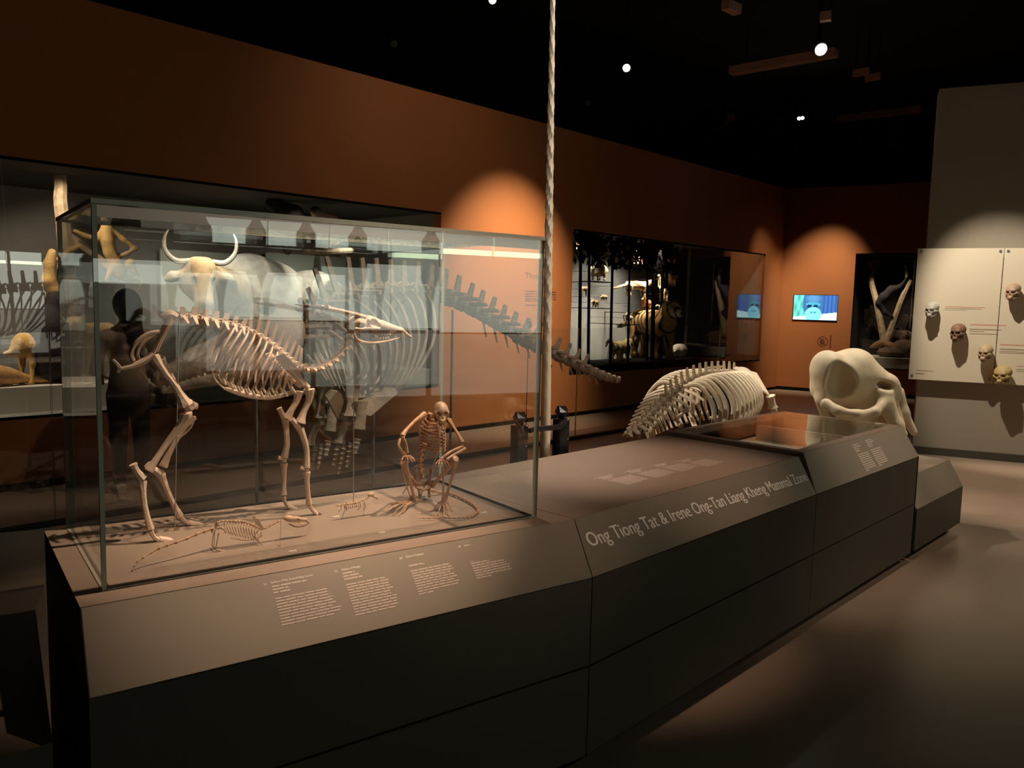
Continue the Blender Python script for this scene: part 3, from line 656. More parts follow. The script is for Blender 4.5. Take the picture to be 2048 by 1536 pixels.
for s in (-1, 1):
    b = MB(); b.tube([P(728, 634, s*.012), P(700, 627, s*.018), P(670, 620, s*.023), P(652, 617, s*.025)], [.007, .0068, .006, .0066], 8, 4); b.tube([P(653, 617, s*.025), P(648, 616, s*.026)], [.0095, .0095], 8)
    o = part('antler_stalk', b, BO, dr)
    part('antler', MB().tube([P(648, 616, s*.026), P(622, 613, s*.030), P(597, 609, s*.028)], [.0062, .005, .0014], 7, 4), MT['horn'], dr, True, 'dark pointed antler')
    part('jaw_bone', MB().tube([P(703, 662, s*.020), P(705, 673, s*.020), P(716, 682, s*.018), P(745, 685, s*.013), P(775, 681, s*.008), P(799, 675, s*.004)], [.005, .0085, .0105, .0085, .0065, .004], 7, 4, .5, BN), BO, dr)
    b = MB()
    for i in range(7): b.ball(P(745+i*5.2, 668+i*.2, s*.0125), (.0036, .003, .0048), 6, 4)
    for i in range(7): b.ball(P(742+i*5.2, 677-i*.2, s*.0115), (.0036, .0028, .0045), 6, 4)
    part('teeth', b, MT['tooth'], dr)
    part('tusk', MB().tube([P(801, 664, s*.008), P(805, 672, s*.010), P(803, 681, s*.010)], [.003, .0026, .0006], 6, 3), MT['tooth'], dr)
def rod(par, p, q, r=.0018, m=None): return part('mount_rod', MB().tube([p, q], r, 6), m or MT['steel'], par, True, 'thin steel mounting rod')
rod(dr, T(358, 642, .43), K(.262, .437, PT)); rod(dr, T(708, 680, .43), T(707, 1003, .47)*A(1, 1, 0)+A(0, 0, PT))
b = MB().disc(K(.852, .46, PT), UPZ, .008, .003); part('rod_foot', b, MT['steel'], dr)

# ================================================================ LEAF MONKEY SKELETON, crouching
BM = MT['bonedark']
mk = skel('monkey_skeleton', K(1.08, .36, PT), 'small brown crouching monkey skeleton with long tail, inside the case near the tusk')
def TM(u, v, t): return T(u, v, t)
def mb_(name, pts, r, flare=1.4, n=7):
    r = [x*1.2 for x in r]; return part(name, MB().bone([T(*p) for p in pts], r, flare, n), BM, mk)
Sx = T(881, 818, .36); fd = toward(T(879, 822, .40), T(893, 838, .30)); fu = A(0, 0, 1)-fd*fd[2]; fu /= np.linalg.norm(fu); fs = np.cross(fd, fu)
Q = lambda f, s, u: Sx+fd*f+fs*s+fu*u
pr = [('e', Q(0, 0, 0), (.031, .0255, .026), [fd, fs, fu]), ('e', Q(.012, 0, -.004), (.022, .025, .020), [fd, fs, fu]), ('c', Q(.018, 0, -.020), Q(.030, 0, -.033), .016, .012), ('c', Q(.020, -.018, -.009), Q(.020, .018, -.009), .0095, .0095), ('c', Q(.012, -.020, -.020), Q(-.004, -.023, -.018), .003, .003), ('c', Q(.012, .020, -.020), Q(-.004, .023, -.018), .003, .003)]
for s in (-1, 1): pr += [('-e', Q(.033, s*.0115, -.010), (.014, .0085, .0080), [fd, fs, fu])]
pr += [('-e', Q(.041, 0, -.024), (.010, .0036, .0050), [fd, fs, fu]), ('-e', Q(-.004, -.027, -.012), (.012, .006, .008), [fd, fs, fu]), ('-e', Q(-.004, .027, -.012), (.012, .006, .008), [fd, fs, fu])]
blob('skull', pr, mat('monkey_skull_bone', (.66, .44, .29), .42, .12, 25, .08, 120), mk, res=72, k=.4)
b = MB(); b.tube([Q(.000, -.019, -.026), Q(.012, -.014, -.040), Q(.030, 0, -.045), Q(.012, .014, -.040), Q(.000, .019, -.026)], [.004, .005, .0055, .005, .004], 7, 4); part('jaw_bone', b, BM, mk)
spn = [(860, 826, .40), (856, 836, .42), (853, 848, .43), (851, 860, .44), (849, 872, .44), (848, 883, .43), (845, 893, .42), (842, 903, .42), (840, 914, .42), (839, 925, .42), (840, 936, .42), (843, 947, .42), (846, 957, .42)]
mv = vertebra_mesh('monkey_vertebra', BM, .7, -.2, .8, .0, .3, .48, .25); sp_ = [T(*p) for p in spn]
for i in range(len(sp_)-1):
    p, q = sp_[i], sp_[i+1]; L = np.linalg.norm(q-p); inst('vertebra', mv, mk, (p+q)/2, q-p, BN, (L*.95, .016, .016))
for i in range(9):
    f = i*.62+.6; j = int(f); top = sp_[j]*(1-f+j)+sp_[j+1]*(f-j)
    ctr = T(872+i*.6, 846+i*6.2, .36); hw = [.026, .034, .040, .043, .045, .045, .043, .040, .036][i]
    for s in (-1, 1):
        pts = [top, top*.75+ctr*.25+BD*s*hw*.8, top*.4+ctr*.6+BD*s*hw, ctr+BD*s*hw*.75-A(0, 0, .006), ctr-BN*.03+BD*s*hw*.15-A(0, 0, .010)]
        part('rib', MB().tube(pts, [.0022, .003, .0034, .003, .0026], 5, 3), BM, mk)
part('breastbone', MB().tube([T(874, 842, .32), T(878, 868, .31), T(880, 894, .32)], [.004, .0045, .003], 6, 3), BM, mk)
for s, pts in ((-1, [(868, 834, .36), (858, 828, .36), (848, 829, .38)]), (1, [(874, 836, .34), (886, 838, .34), (897, 840, .36)])):
    part('collar_bone', MB().tube([T(*p) for p in pts], [.0025]*3, 5, 3), BM, mk)
    c = T(850 if s < 0 else 893, 846, .41); part('shoulder_blade', MB().slab([c+A(0, 0, .018)+BD*s*.010, c-A(0, 0, .028)+BD*s*-.004, c+A(0, 0, .014)-BD*s*.016], BN*.003), BM, mk)
mb_('humerus', [(849, 828, .37), (832, 840, .33), (814, 858, .29), (804, 873, .27)], [.0065, .0055, .0045, .0045, .0055])
mb_('radius', [(801, 878, .27), (797, 890, .26), (803, 902, .26), (810, 910, .26)], [.0038]*5, 1.3, 6); mb_('ulna', [(805, 874, .265), (811, 886, .26), (813, 897, .26), (814, 906, .26)], [.004]*5, 1.3, 6)
mb_('humerus', [(897, 840, .35), (907, 854, .31), (918, 872, .27), (925, 886, .25)], [.0065, .0055, .0045, .0045, .0055])
mb_('radius', [(926, 893, .25), (908, 900, .24), (893, 909, .23), (882, 919, .22)], [.0038]*5, 1.3, 6); mb_('ulna', [(930, 897, .25), (918, 904, .235), (904, 912, .225), (893, 920, .22)], [.004]*5, 1.3, 6)
def hand(c, dirs, L, name='finger_bone'):
    for d in dirs:
        d = np.array(d)/np.linalg.norm(d); p1 = c+d*L*.5; p2 = c+d*L*.8-A(0, 0, L*.25); p3 = c+d*L*.9-A(0, 0, L*.5)
        b = MB(); b.bone([c+d*L*.08, p1], .0022, 1.4, 5); b.bone([p1, p2], .0018, 1.4, 5); b.bone([p2, p3], .0015, 1.3, 5); part(name, b, BM, mk)
    part('wrist_bone', MB().ball(c, (.008, .008, .005), 7, 4), BM, mk)
hand(T(811, 912, .26), [BD*.3-BN, -BD*.2-BN, BD*.7-BN*.8, BD-BN*.4, -BD*.7-BN*.5], .034)
hand(T(883, 920, .22), [-BD-BN*.3, -BD*.9-BN*.7, -BD*.5-BN, -BN, BD*.5-BN], .034)
# legs
mb_('femur', [(830, 968, .40), (818, 950, .34), (808, 934, .29), (804, 921, .26)], [.0062, .0055, .005, .0055, .007])
mb_('tibia', [(808, 920, .26), (816, 946, .28), (823, 974, .31), (829, 1000, .34)], [.0065, .005, .0042, .0042, .005]); mb_('fibula', [(803, 926, .265), (807, 950, .29), (814, 976, .32), (824, 1000, .34)], [.0022]*5, 1.2, 5)
mb_('femur', [(864, 972, .39), (882, 952, .32), (900, 932, .25), (912, 916, .21)], [.0062, .0055, .005, .0055, .007])
mb_('tibia', [(912, 920, .21), (905, 950, .215), (897, 978, .22), (889, 1006, .225)], [.0065, .005, .0042, .0042, .005]); mb_('fibula', [(886, 924, .23), (886, 950, .23), (887, 978, .23), (885, 1004, .23)], [.003]*5, 1.2, 5)
fl = PT+.004
def footp(ank, toes, heel):
    part('heel_bone', MB().bone([heel, ank], .006, 1.2, 6), BM, mk)
    for i, tpt in enumerate(toes):
        m1 = ank*.45+tpt*.55; m1[2] = fl+.016; m2 = ank*.2+tpt*.8; m2[2] = fl+.010
        b = MB(); b.bone([ank, m1], .0026, 1.4, 5); b.bone([m1, m2], .002, 1.4, 5); b.bone([m2, tpt], .0016, 1.3, 5); part('toe_bone', b, BM, mk)
gz = lambda u, v: atz(u, v, fl)
ak = T(829, 1002, .345); ak[2] = PT+.016; footp(ak, [gz(763, 1022), gz(774, 1026), gz(786, 1030), gz(798, 1031), gz(806, 1026)], ak+A(.02, .01, -.006))
ak = gz(888, 1010); ak[2] = PT+.018; footp(ak, [gz(868, 1020), gz(876, 1030), gz(888, 1034), gz(898, 1031), gz(905, 1022)], ak+A(.005, .02, -.008))
b = MB()
for s, pts in ((-1, [(829, 944, .42), (832, 962, .41), (838, 982, .39), (840, 996, .37)]), (1, [(862, 938, .42), (860, 958, .41), (858, 978, .39), (859, 994, .37)])):
    b.tube([T(*p) for p in pts], [.0095, .008, .0065, .0075], 8, 4, .5, BN)
b.tube([T(832, 974, .39), T(846, 980, .36), T(860, 974, .39)], [.005, .005, .005], 6, 3); b.tube([T(834, 966, .42), T(846, 968, .43), T(858, 964, .42)], [.008, .010, .008], 7, 3)
part('pelvis', b, BM, mk)
tl = [T(852, 978, .42)]+[atz(u, v, PT+.008) for u, v in ((880, 985), (899, 986), (918, 993), (934, 1001), (946, 1008), (955, 1016), (956, 1023), (948, 1030), (935, 1034), (918, 1036), (900, 1036), (880, 1035), (858, 1036), (838, 1036))]
tv = MB().bone([(-.5, 0, 0), (0, 0, 0), (.5, 0, 0)], [.2, .17, .16, .17, .2], 1.5, 6).mesh('tail_vertebra', BM)
dn = [tl[0]]
for i in range(len(tl)-1):
    for k in (1, 2): dn.append(tl[i]*(1-k/2)+tl[i+1]*(k/2))
for i in range(len(dn)-1):
    L = np.linalg.norm(dn[i+1]-dn[i]); s = (.022 if i < 8 else .022-.0006*(i-8)); inst('tail_vertebra', tv, mk, (dn[i]+dn[i+1])/2, dn[i+1]-dn[i], UPZ, (L*.98, s, s))
rod(mk, T(876, 905, .40), K(1.10, .44, PT)); rod(mk, T(869, 880, .42), K(1.06, .50, PT))

# ================================================================ FLYING SQUIRREL SKELETON and small wire-held skeleton
sq = skel('squirrel_skeleton', K(.35, .19, PT), 'tiny squirrel skeleton with long straight tail, lying low at the front of the case')
SB = mat('small_brown_bone', (.60, .41, .27), .55, .2, 60)
def tq(u, v, t=.185): return T(u, v, t)
tl = [(434, 1050, .19), (424, 1058, .185), (408, 1063, .18), (392, 1069, .172), (374, 1077, .165), (352, 1085, .155), (334, 1091, .15), (318, 1097, .145), (302, 1106, .14), (286, 1116, .13), (275, 1124, .125), (269, 1132, .12), (265, 1141, .115)]
P_ = [T(*p) for p in tl]
for i in range(len(P_)-1):
    L = np.linalg.norm(P_[i+1]-P_[i]); s = .020-.0011*i; inst('tail_vertebra', tv, sq, (P_[i]+P_[i+1])/2, P_[i+1]-P_[i], UPZ, (L, s, s))
sp_ = [tq(*p) for p in ((434, 1046), (441, 1043), (449, 1042), (457, 1042), (465, 1042), (473, 1043), (481, 1043), (489, 1044), (497, 1046), (505, 1050), (513, 1054), (521, 1058), (529, 1057), (537, 1053), (545, 1049), (553, 1045), (562, 1041))]
sv = vertebra_mesh('squirrel_vertebra', SB, .35, -.2, .5, .1, .3, .42, .2)
for i in range(len(sp_)-1):
    L = np.linalg.norm(sp_[i+1]-sp_[i]); inst('vertebra', sv, sq, (sp_[i]+sp_[i+1])/2, sp_[i+1]-sp_[i], UPZ, (L*.95, .0085, .0085))
for i in range(12):
    f = 2.2+i*.72; j = int(f); top = sp_[j]*(1-f+j)+sp_[j+1]*(f-j); e = tq(459+i*5.2, 1068+i*1.2)
    for s in (-1, 1):
        part('rib', MB().tube([top, top*.7+e*.3+BN*s*.014-BD*.003, top*.3+e*.7+BN*s*.017-BD*.004, e+BN*s*.008], [.0010, .0012, .0012, .001], 5, 3), SB, sq)
part('breastbone', MB().tube([tq(462, 1076), tq(490, 1080), tq(515, 1077), tq(524, 1070)], [.0016, .0022, .0022, .002], 5, 3), SB, sq)
for s in (-1, 1):
    o = BN*s*.014; gb = lambda u, v, z: atz(u, v, z)
    b = MB(); b.tube([tq(436, 1044)+o*.5, tq(430, 1056)+o*.6, tq(424, 1066)+o*.6], [.0028, .002, .003], 6, 3); part('pelvis', b, SB, sq)
    part('femur', MB().bone([tq(432, 1056)+o*.8, tq(440, 1052)+o*1.3, tq(448, 1062)+o*1.4], .0018, 1.5, 6), SB, sq)
    part('shin_bone', MB().bone([tq(434, 1062)+o*1.3, tq(430, 1080)+o*1.4, tq(428, 1094)+o*1.3], .0017, 1.5, 6), SB, sq)
    part('foot_bone', MB().bone([tq(428, 1096)+o*1.3, tq(446, 1099)+o*1.3, tq(462, 1100)+o*1.3], .002, 1.4, 6), SB, sq)
    part('shoulder_blade', MB().slab([tq(507, 1037)+o, tq(512, 1034)+o, tq(526, 1056)+o, tq(520, 1059)+o], BN*.0012), SB, sq)
    part('humerus', MB().bone([tq(520, 1062)+o, tq(512, 1075)+o*1.2], .0018, 1.5, 6), SB, sq)
    part('forearm_bone', MB().bone([tq(510, 1076)+o*1.2, tq(522, 1086)+o*1.3, tq(534, 1097)+o*1.3], .0016, 1.5, 6), SB, sq)
    part('hand_bone', MB().bone([tq(534, 1098)+o*1.3, tq(548, 1099)+o*1.3, tq(560, 1098)+o*1.3], .0018, 1.4, 6), SB, sq)
sk = toward(tq(565, 1038), tq(620, 1042)); su = np.cross(BN, sk); su = su if su[2] > 0 else -su
pr = [('e', tq(578, 1037), (.016, .0115, .0095), [sk, BN, su]), ('c', tq(590, 1038), tq(612, 1040), .0085, .005), ('c', tq(612, 1041), tq(618, 1045), .004, .003)]
for s in (-1, 1): pr += [('c', tq(582, 1045)+BN*s*.010, tq(603, 1046)+BN*s*.008, .0018, .0018), ('-e', tq(594, 1039)+BN*s*.009, (.006, .005, .005), None)]
blob('skull', pr, SB, sq, res=64, k=.4)
part('jaw_bone', MB().tube([tq(578, 1048), tq(594, 1054), tq(612, 1050), tq(616, 1046)], [.002, .0028, .002, .001], 6, 3), SB, sq)
part('mount_wire', MB().tube([tq(562, 1041), atz(560, 1094, PT)], .0009, 5), MT['steel'], sq); part('mount_wire', MB().tube([tq(430, 1062), atz(428, 1096, PT+.001)], .0009, 5), MT['steel'], sq)
ts = skel('shrew_skeleton', K(.78, .30, PT), 'tiniest dark shrew-sized skeleton on a thin wire beside the deer front hooves')
q = lambda u, v: T(u, v, .30)
tm_ = [q(*p) for p in ((673, 1012), (682, 1010), (690, 1008), (698, 1008), (706, 1006), (714, 1005), (722, 1002), (730, 999), (738, 995))]
for i in range(len(tm_)-1):
    L = np.linalg.norm(tm_[i+1]-tm_[i]); inst('vertebra', sv, ts, (tm_[i]+tm_[i+1])/2, tm_[i+1]-tm_[i], UPZ, (L*.95, .008, .008))
for i in range(8):
    top = tm_[2]*(1-i/8)+tm_[6]*(i/8); e = top-A(0, 0, .018)+BD*.002
    for s in (-1, 1): part('rib', MB().tube([top, (top+e)/2+BN*s*.009, e+BN*s*.003], [.0009, .001, .0008], 4, 3), BM, ts)
blob('skull', [('e', q(742, 989), (.012, .008, .007), None), ('c', q(746, 991), q(755, 997), .006, .003), ('-e', q(749, 991)-BN*.007, (.004, .004, .0035), None)], SB, ts, res=44, k=.4)
for u, v, a_, b_ in ((682, 1012, 677, 1024), (688, 1012, 692, 1022), (720, 1006, 716, 1020), (728, 1004, 727, 1022)): part('leg_bone', MB().bone([q(u, v), q((u+a_)/2+3, (v+b_)/2), q(a_, b_)], .0012, 1.5, 5), BM, ts)
part('mount_wire', MB().tube([q(692, 1012), q(683, 1052)*A(1, 1, 0)+A(0, 0, PT)], .0010, 5), MT['steel'], ts)
part('mount_wire', MB().tube([q(728, 1000), q(727, 1040)*A(1, 1, 0)+A(0, 0, PT)], .0007, 5), MT['steel'], ts)
# ================================================================ SPIRAL TUSK between two posts
tb = atp(1090, 912, A(0, 2.50, 0), EY); tt_ = atp(1105.5, 0, A(0, 2.47, 0), EY)
ax = (tt_-tb); base = tb+ax*((.45-tb[2])/ax[2]); topz = tb+ax*((3.15-tb[2])/ax[2])
b = MB(); nseg, nr = 420, 14; vs = []; fs = []
d = (topz-base)/np.linalg.norm(topz-base); ux = np.cross(d, EY); ux /= np.linalg.norm(ux); uy = np.cross(d, ux)
for i in range(nseg+1):
    f = i/nseg; r = .0275*(1-f)+.0085*f; r = r*(1 if f > .03 else .9)
    for k in range(nr):
        a = 2*math.pi*k/nr; tw = a*4+f*190; am = .02+.11*min(1, max(0, (f-.25)/.3)); rr = r*(1+am*math.sin(tw)+am*.3*math.sin(2*tw))
        vs.append(base+(topz-base)*f+(ux*math.cos(a)+uy*math.sin(a))*rr)
fs = [(i*nr+k, i*nr+(k+1) % nr, (i+1)*nr+(k+1) % nr, (i+1)*nr+k) for i in range(nseg) for k in range(nr)]+[tuple(range(nr-1, -1, -1)), tuple(nseg*nr+k for k in range(nr))]
b.add(vs, fs); solo('spiral_tusk', b, MT['tusk'], base, 'tall spiralled ivory whale tusk rising from behind the plinth beside the glass case', 'tusk', None)
PG = 'black posts holding the tusk'
for (u0, v0, ub, lab) in ((1045.5, 851, 1047, 'black post with faceted knob, seen through the end of the glass case'), (1129, 838, 1130, 'black post with faceted knob on the open side of the tusk')):
    c = atp(u0, v0, A(0, 2.47, 0), EY); p = thing('iron_post', (c[0], 2.49, .45), lab, 'post', PG); h = .034
    b = MB(); b.box((c[0]-h, 2.49-h*.7, .45), (c[0]+h, 2.49+h*.7, c[2])); part('shaft', b, MT['ironblack'], p, False)
    b = MB(); z = c[2]
    def ring(r, zz, rot=0): return [(c[0]+r*math.cos(math.pi*k/3+rot), 2.49+r*math.sin(math.pi*k/3+rot), zz) for k in range(6)]
    R_ = [ring(.014, z), ring(.018, z+.006), ring(.035, z+.034, math.pi/6), ring(.021, z+.062, 0)]
    vs = sum(R_, []); fs = [tuple(range(5, -1, -1)), tuple(18+k for k in range(6))]
    for i in range(3):
        for k in range(6):
            q = (k+1) % 6
            fs += [(i*6+k, i*6+q, (i+1)*6+k), (i*6+q, (i+1)*6+q, (i+1)*6+k)] if i != 1 else [(i*6+k, i*6+q, (i+1)*6+k), (i*6+q, (i+1)*6+q, (i+1)*6+k)]
    b.add(vs, fs); part('knob', b, MT['ironblack'], p, False)
    b = MB(); b.ball((c[0]+.02, 2.49-h*.75, z-.004), .006); b.ball((c[0]+.022, 2.49-h*.75, z-.10), .004); part('bolt', b, MT['steel'], p)
    if u0 < 1100: c1 = c
    else: c2 = c
b = MB(); b.tube([(c1[0]+.03, 2.455, c1[2]-.025), (c1[0]+.09, 2.450, c1[2]-.022), (c2[0]-.10, 2.425, c1[2]-.020), (c2[0]-.05, 2.435, c1[2]-.005), (c2[0]+.004, 2.460, c1[2]+.002)], [.012, .013, .013, .012, .009], 8, 4, 1.0)
solo('tusk_brace', b, MT['ironblack'], (c1[0]+.1, 2.45, c1[2]-.02), 'curved black iron brace passing round the tusk between its two posts', 'brace')

# ================================================================ WHALE SKELETON hung behind the case
WB = MT['bonewhale']
wh = skel('whale_skeleton', W(640, 720, 4.0)*A(1, 1, 0)+A(0, 0, 0), 'large grey toothed whale skeleton behind the glass case, skull low at its tail end')
# trunk line: pixel, distance
ws = [(585, 690, 3.85), (596, 668, 3.9), (610, 650, 3.95), (627, 634, 4.0), (646, 620, 4.05), (668, 608, 4.1), (692, 598, 4.15), (716, 590, 4.25), (742, 585, 4.35), (768, 582, 4.45), (794, 581, 4.55), (820, 582, 4.65), (846, 585, 4.75), (872, 590, 4.85), (898, 598, 4.95), (922, 608, 5.05), (944, 619, 5.12), (966, 631, 5.2), (988, 644, 5.28), (1010, 657, 5.36), (1032, 670, 5.44), (1054, 682, 5.52), (1076, 693, 5.6), (1098, 703, 5.68), (1120, 713, 5.76), (1140, 722, 5.84), (1158, 731, 5.9), (1175, 739, 5.96), (1191, 746, 6.0), (1205, 751, 6.05), (1217, 755, 6.1), (1228, 758, 6.12), (1238, 760, 6.15)]
wp = [W(*p) for p in ws]
v1 = vertebra_mesh('whale_vertebra', WB, 1.15, .0, 1.2, .0, .22, .40, .14); v2 = vertebra_mesh('tail_vertebra_large', WB, 1.0, .15, .9, .05, .20, .48, .14); v3 = vertebra_mesh('tail_end_vertebra', WB, .15, 0, .1, 0, .3, .55, .2)
hgt = [.5, .5, .6, .9, 1.3, 1.5, 1.3, 1.2, 1.15, 1.1, 1.1, 1.1, 1.1, 1.1, 1.05, 1.0, .95, .95, .9, .9, .85, .8, .8, .75, .7, .65, .6, .5, .45, .4, .35, .3, .3]
for i in range(len(wp)-1):
    L = np.linalg.norm(wp[i+1]-wp[i]); me = v1 if i < 20 else (v2 if i < 27 else v3)
    sy = .125 if i < 20 else .125-.0058*(i-19); sz = (.115*hgt[i]) if i < 20 else sy*(1.0)
    inst('vertebra', me, wh, (wp[i]+wp[i+1])/2, wp[i+1]-wp[i], UPZ, (L*.93, sy*.95, max(sz, sy*.75)))
for i in range(17, 29):
    p = wp[i]; h = .10-.005*(i-17); part('tail_hook_bone', MB().tube([p-A(0, 0, .03), p-A(-.02, 0, .05+h*.5), p-A(-.035, 0, .04+h)], [.012, .009, .006], 6, 3, .5), WB, wh)
# ribs: near and far side, curving down and forward
for i in range(11):
    f = 2.3+i*.95; j = int(f); top = wp[j]*(1-f+j)+wp[j+1]*(f-j); e = W(672+i*9.5, 800+ (12 if i > 6 else 0) - abs(i-6)*6, 4.0+i*.035)
    for s in (-1, 1):
        Y = EY*s; w_ = .27-.010*abs(i-4)
        pts = [top+Y*.03, top*.86+e*.14+Y*w_*.72, top*.55+e*.45+Y*w_*1.05+EX*.03, top*.22+e*.78+Y*w_*.80+EX*.04, e+Y*w_*.35]
        part('rib', MB().tube(pts, [.010, .014, .0145, .012, .007], 7, 4, .65), WB, wh)
part('breastbone', MB().slab([W(705, 806, 3.95), W(735, 800, 4.0), W(790, 776, 4.1), W(796, 786, 4.1), W(742, 832, 4.0), W(712, 826, 3.95)], A(0, .10, 0)), WB, wh)
for s, dd in ((0, 3.72), (1, 4.25)):
    b = MB(); b.slab([W(652, 792, dd), W(664, 780, dd), W(700, 788, dd), W(706, 800, dd), W(694, 842, dd), W(678, 842, dd)] if s == 0 else [W(622, 800, dd), W(640, 786, dd), W(668, 796, dd), W(660, 850, dd), W(640, 850, dd)], A(.01, .03, 0)); part('shoulder_blade', b, MT['bonepale'], wh)
    o = (0, 0) if s == 0 else (-58, 4)
    Wp = lambda u, v: W(u+o[0], v+o[1], dd)
    part('humerus', MB().bone([Wp(706, 768), Wp(704, 800), Wp(702, 832)], [.050, .036, .030, .036, .045], 1.2, 9, .7), WB, wh)
    part('forearm_bone', MB().bone([Wp(692, 842), Wp(682, 868), Wp(678, 886)], [.028, .022, .020, .022, .028], 1.15, 8, .6), WB, wh); part('forearm_bone', MB().bone([Wp(722, 802), Wp(722, 834), Wp(718, 858)], [.036, .032, .030, .030, .032], 1.15, 8, .5), WB, wh)
    for k, (u, v, n_) in enumerate(((676, 892, 4), (690, 890, 6), (703, 886, 5), (715, 878, 3))):
        for q_ in range(n_):
            cu, cv = u+q_*(-2.5+k*.2), v+q_*10; part('finger_bone', MB().bone([Wp(cu, cv), Wp(cu-2, cv+8)], [.017-.002*q_]*5, 1.25, 7, .7), WB, wh)
# skull: long dished snout to the lower left, bulging braincase
sd = toward(W(540, 660, 3.8), W(312, 768, 3.55)); su_ = A(0, 0, 1)-sd*sd[2]; su_ /= np.linalg.norm(su_); sy_ = np.cross(su_, sd)
def wq(u, v, dd, o=0.): return W(u, v, dd)+sy_*o
pr = [('e', wq(530, 670, 3.82), (.19, .19, .17), [sd, sy_, su_]), ('e', wq(512, 640, 3.85), (.09, .15, .10), [sd, sy_, su_]),
      ('c', wq(470, 700, 3.74), wq(400, 728, 3.65), .105, .075), ('c', wq(470, 706, 3.74, .09), wq(335, 752, 3.58, .03), .055, .03), ('c', wq(470, 706, 3.74, -.09), wq(335, 752, 3.58, -.03), .055, .03), ('c', wq(400, 728, 3.65), wq(318, 760, 3.56), .075, .035),
      ('c', wq(520, 712, 3.78, .15), wq(470, 716, 3.74, .14), .03, .025), ('c', wq(520, 712, 3.78, -.15), wq(470, 716, 3.74, -.14), .03, .025),
      ('-e', wq(524, 622, 3.76, .05), (.035, .045, .05), [sd, sy_, su_]), ('-e', wq(524, 622, 3.76, -.05), (.035, .045, .05), [sd, sy_, su_]), ('-e', wq(500, 704, 3.76, .19), (.05, .06, .05), [sd, sy_, su_]), ('-e', wq(500, 704, 3.76, -.19), (.05, .06, .05), [sd, sy_, su_]),
      ('-c', wq(460, 672, 3.7), wq(330, 735, 3.5), .045, .012)]
blob('skull', pr, WB, wh, res=84, k=.7)
for s in (-1, 1):
    part('jaw_bone', MB().tube([wq(528, 726, 3.78, s*.16), wq(470, 742, 3.72, s*.14), wq(400, 760, 3.64, s*.08), wq(322, 780, 3.57, s*.03)], [.045, .038, .026, .016], 8, 4, .5, su_), WB, wh)
    for i in range(8):
        f = i/7; p = wq(325+f*75, 766-f*24, 3.57+f*.08, s*(.032+.05*f)); part('tooth', MB().tube([p, p-su_*.022+sd*.006, p-su_*.040+sd*.004], [.010, .008, .002], 6, 2), MT['tooth'], wh)
for u, v, dd in ((512, 760, 4.0), (748, 700, 4.4), (905, 620, 4.98)):
    p = W(u, v, dd); part('mount_rod', MB().tube([p, A(p[0], p[1], 0)], .008, 6), MT['steel'], wh, True, 'steel support rod')

# ================================================================ SEA COW SKELETON
CB = MT['bonepale']
sc = skel('sea_cow_skeleton', W(1400, 850, 6.0)*A(1, 1, 0), 'pale sea cow skeleton with barrel ribs and tapering tail, low behind the plinth')
ds_ = [(1253, 872, 5.0), (1262, 864, 5.06), (1272, 856, 5.12), (1281, 847, 5.2), (1290, 838, 5.28), (1299, 828, 5.36), (1308, 818, 5.44), (1318, 808, 5.52), (1328, 799, 5.6), (1338, 790, 5.68), (1348, 781, 5.76), (1359, 773, 5.84), (1370, 766, 5.92), (1382, 760, 6.0), (1394, 755, 6.1), (1406, 752, 6.2), (1418, 750, 6.3), (1430, 749, 6.4), (1442, 748, 6.5), (1453, 748, 6.6), (1463, 749, 6.7), (1472, 751, 6.8)]
dp = [W(*p) for p in ds_]
cv = vertebra_mesh('sea_cow_vertebra', CB, .8, -.2, .25, 0, .24, .42, .2)
for i in range(len(dp)-1):
    d_ = dp[i+1]-dp[i]; L = np.linalg.norm(d_); s = .06 if i > 4 else .035+.005*i
    inst('vertebra', cv, sc, (dp[i]+dp[i+1])/2, d_, UPZ, (L*.9, s, s*(1.0 if i < 8 else 1.7)))
    if i < 13:
        d_ = d_/L; sd_ = np.cross(UPZ, d_); sd_ /= np.linalg.norm(sd_); ln = .03+.019*i if i < 11 else .24
        for s in (-1, 1):
            p = (dp[i]+dp[i+1])/2; part('side_process', MB().tube([p+sd_*s*.015, p+sd_*s*(ln*.6)-A(0, 0, ln*.10)-d_*.01, p+sd_*s*ln-A(0, 0, ln*.28)-d_*.03], [.020, .020, .013], 6, 3, .45, d_), CB, sc)
        if 2 < i < 11: part('tail_hook_bone', MB().tube([dp[i]-A(0, 0, .03), dp[i]-A(0, 0, .09)-d_*.02], [.012, .007], 5), CB, sc)
for i in range(15):
    f = 11.0+i*.68; j = min(int(f), len(dp)-2); top = dp[j]*(1-f+j)+dp[j+1]*(f-j); d_ = dp[j+1]-dp[j]; d_ /= np.linalg.norm(d_); sd_ = np.cross(UPZ, d_); sd_ /= np.linalg.norm(sd_)
    w_ = .36*math.sin(math.pi*(.24+.56*(i+1)/16)); hh = .46-.006*abs(i-6)
    for s in (-1, 1):
        pts = [top+sd_*s*.03, top+sd_*s*w_*.55+A(0, 0, .015), top+sd_*s*w_*.95-A(0, 0, hh*.28), top+sd_*s*w_*.98-A(0, 0, hh*.62)-d_*.02, top+sd_*s*w_*.70-A(0, 0, hh*.97)-d_*.06]
        part('rib', MB().tube(pts, [.013, .018, .0195, .018, .010], 7, 4, .8), CB, sc)
p = W(1432, 834, 6.1); part('breastbone', MB().ball(p, (.09, .03, .012), 10, 6), CB, sc)
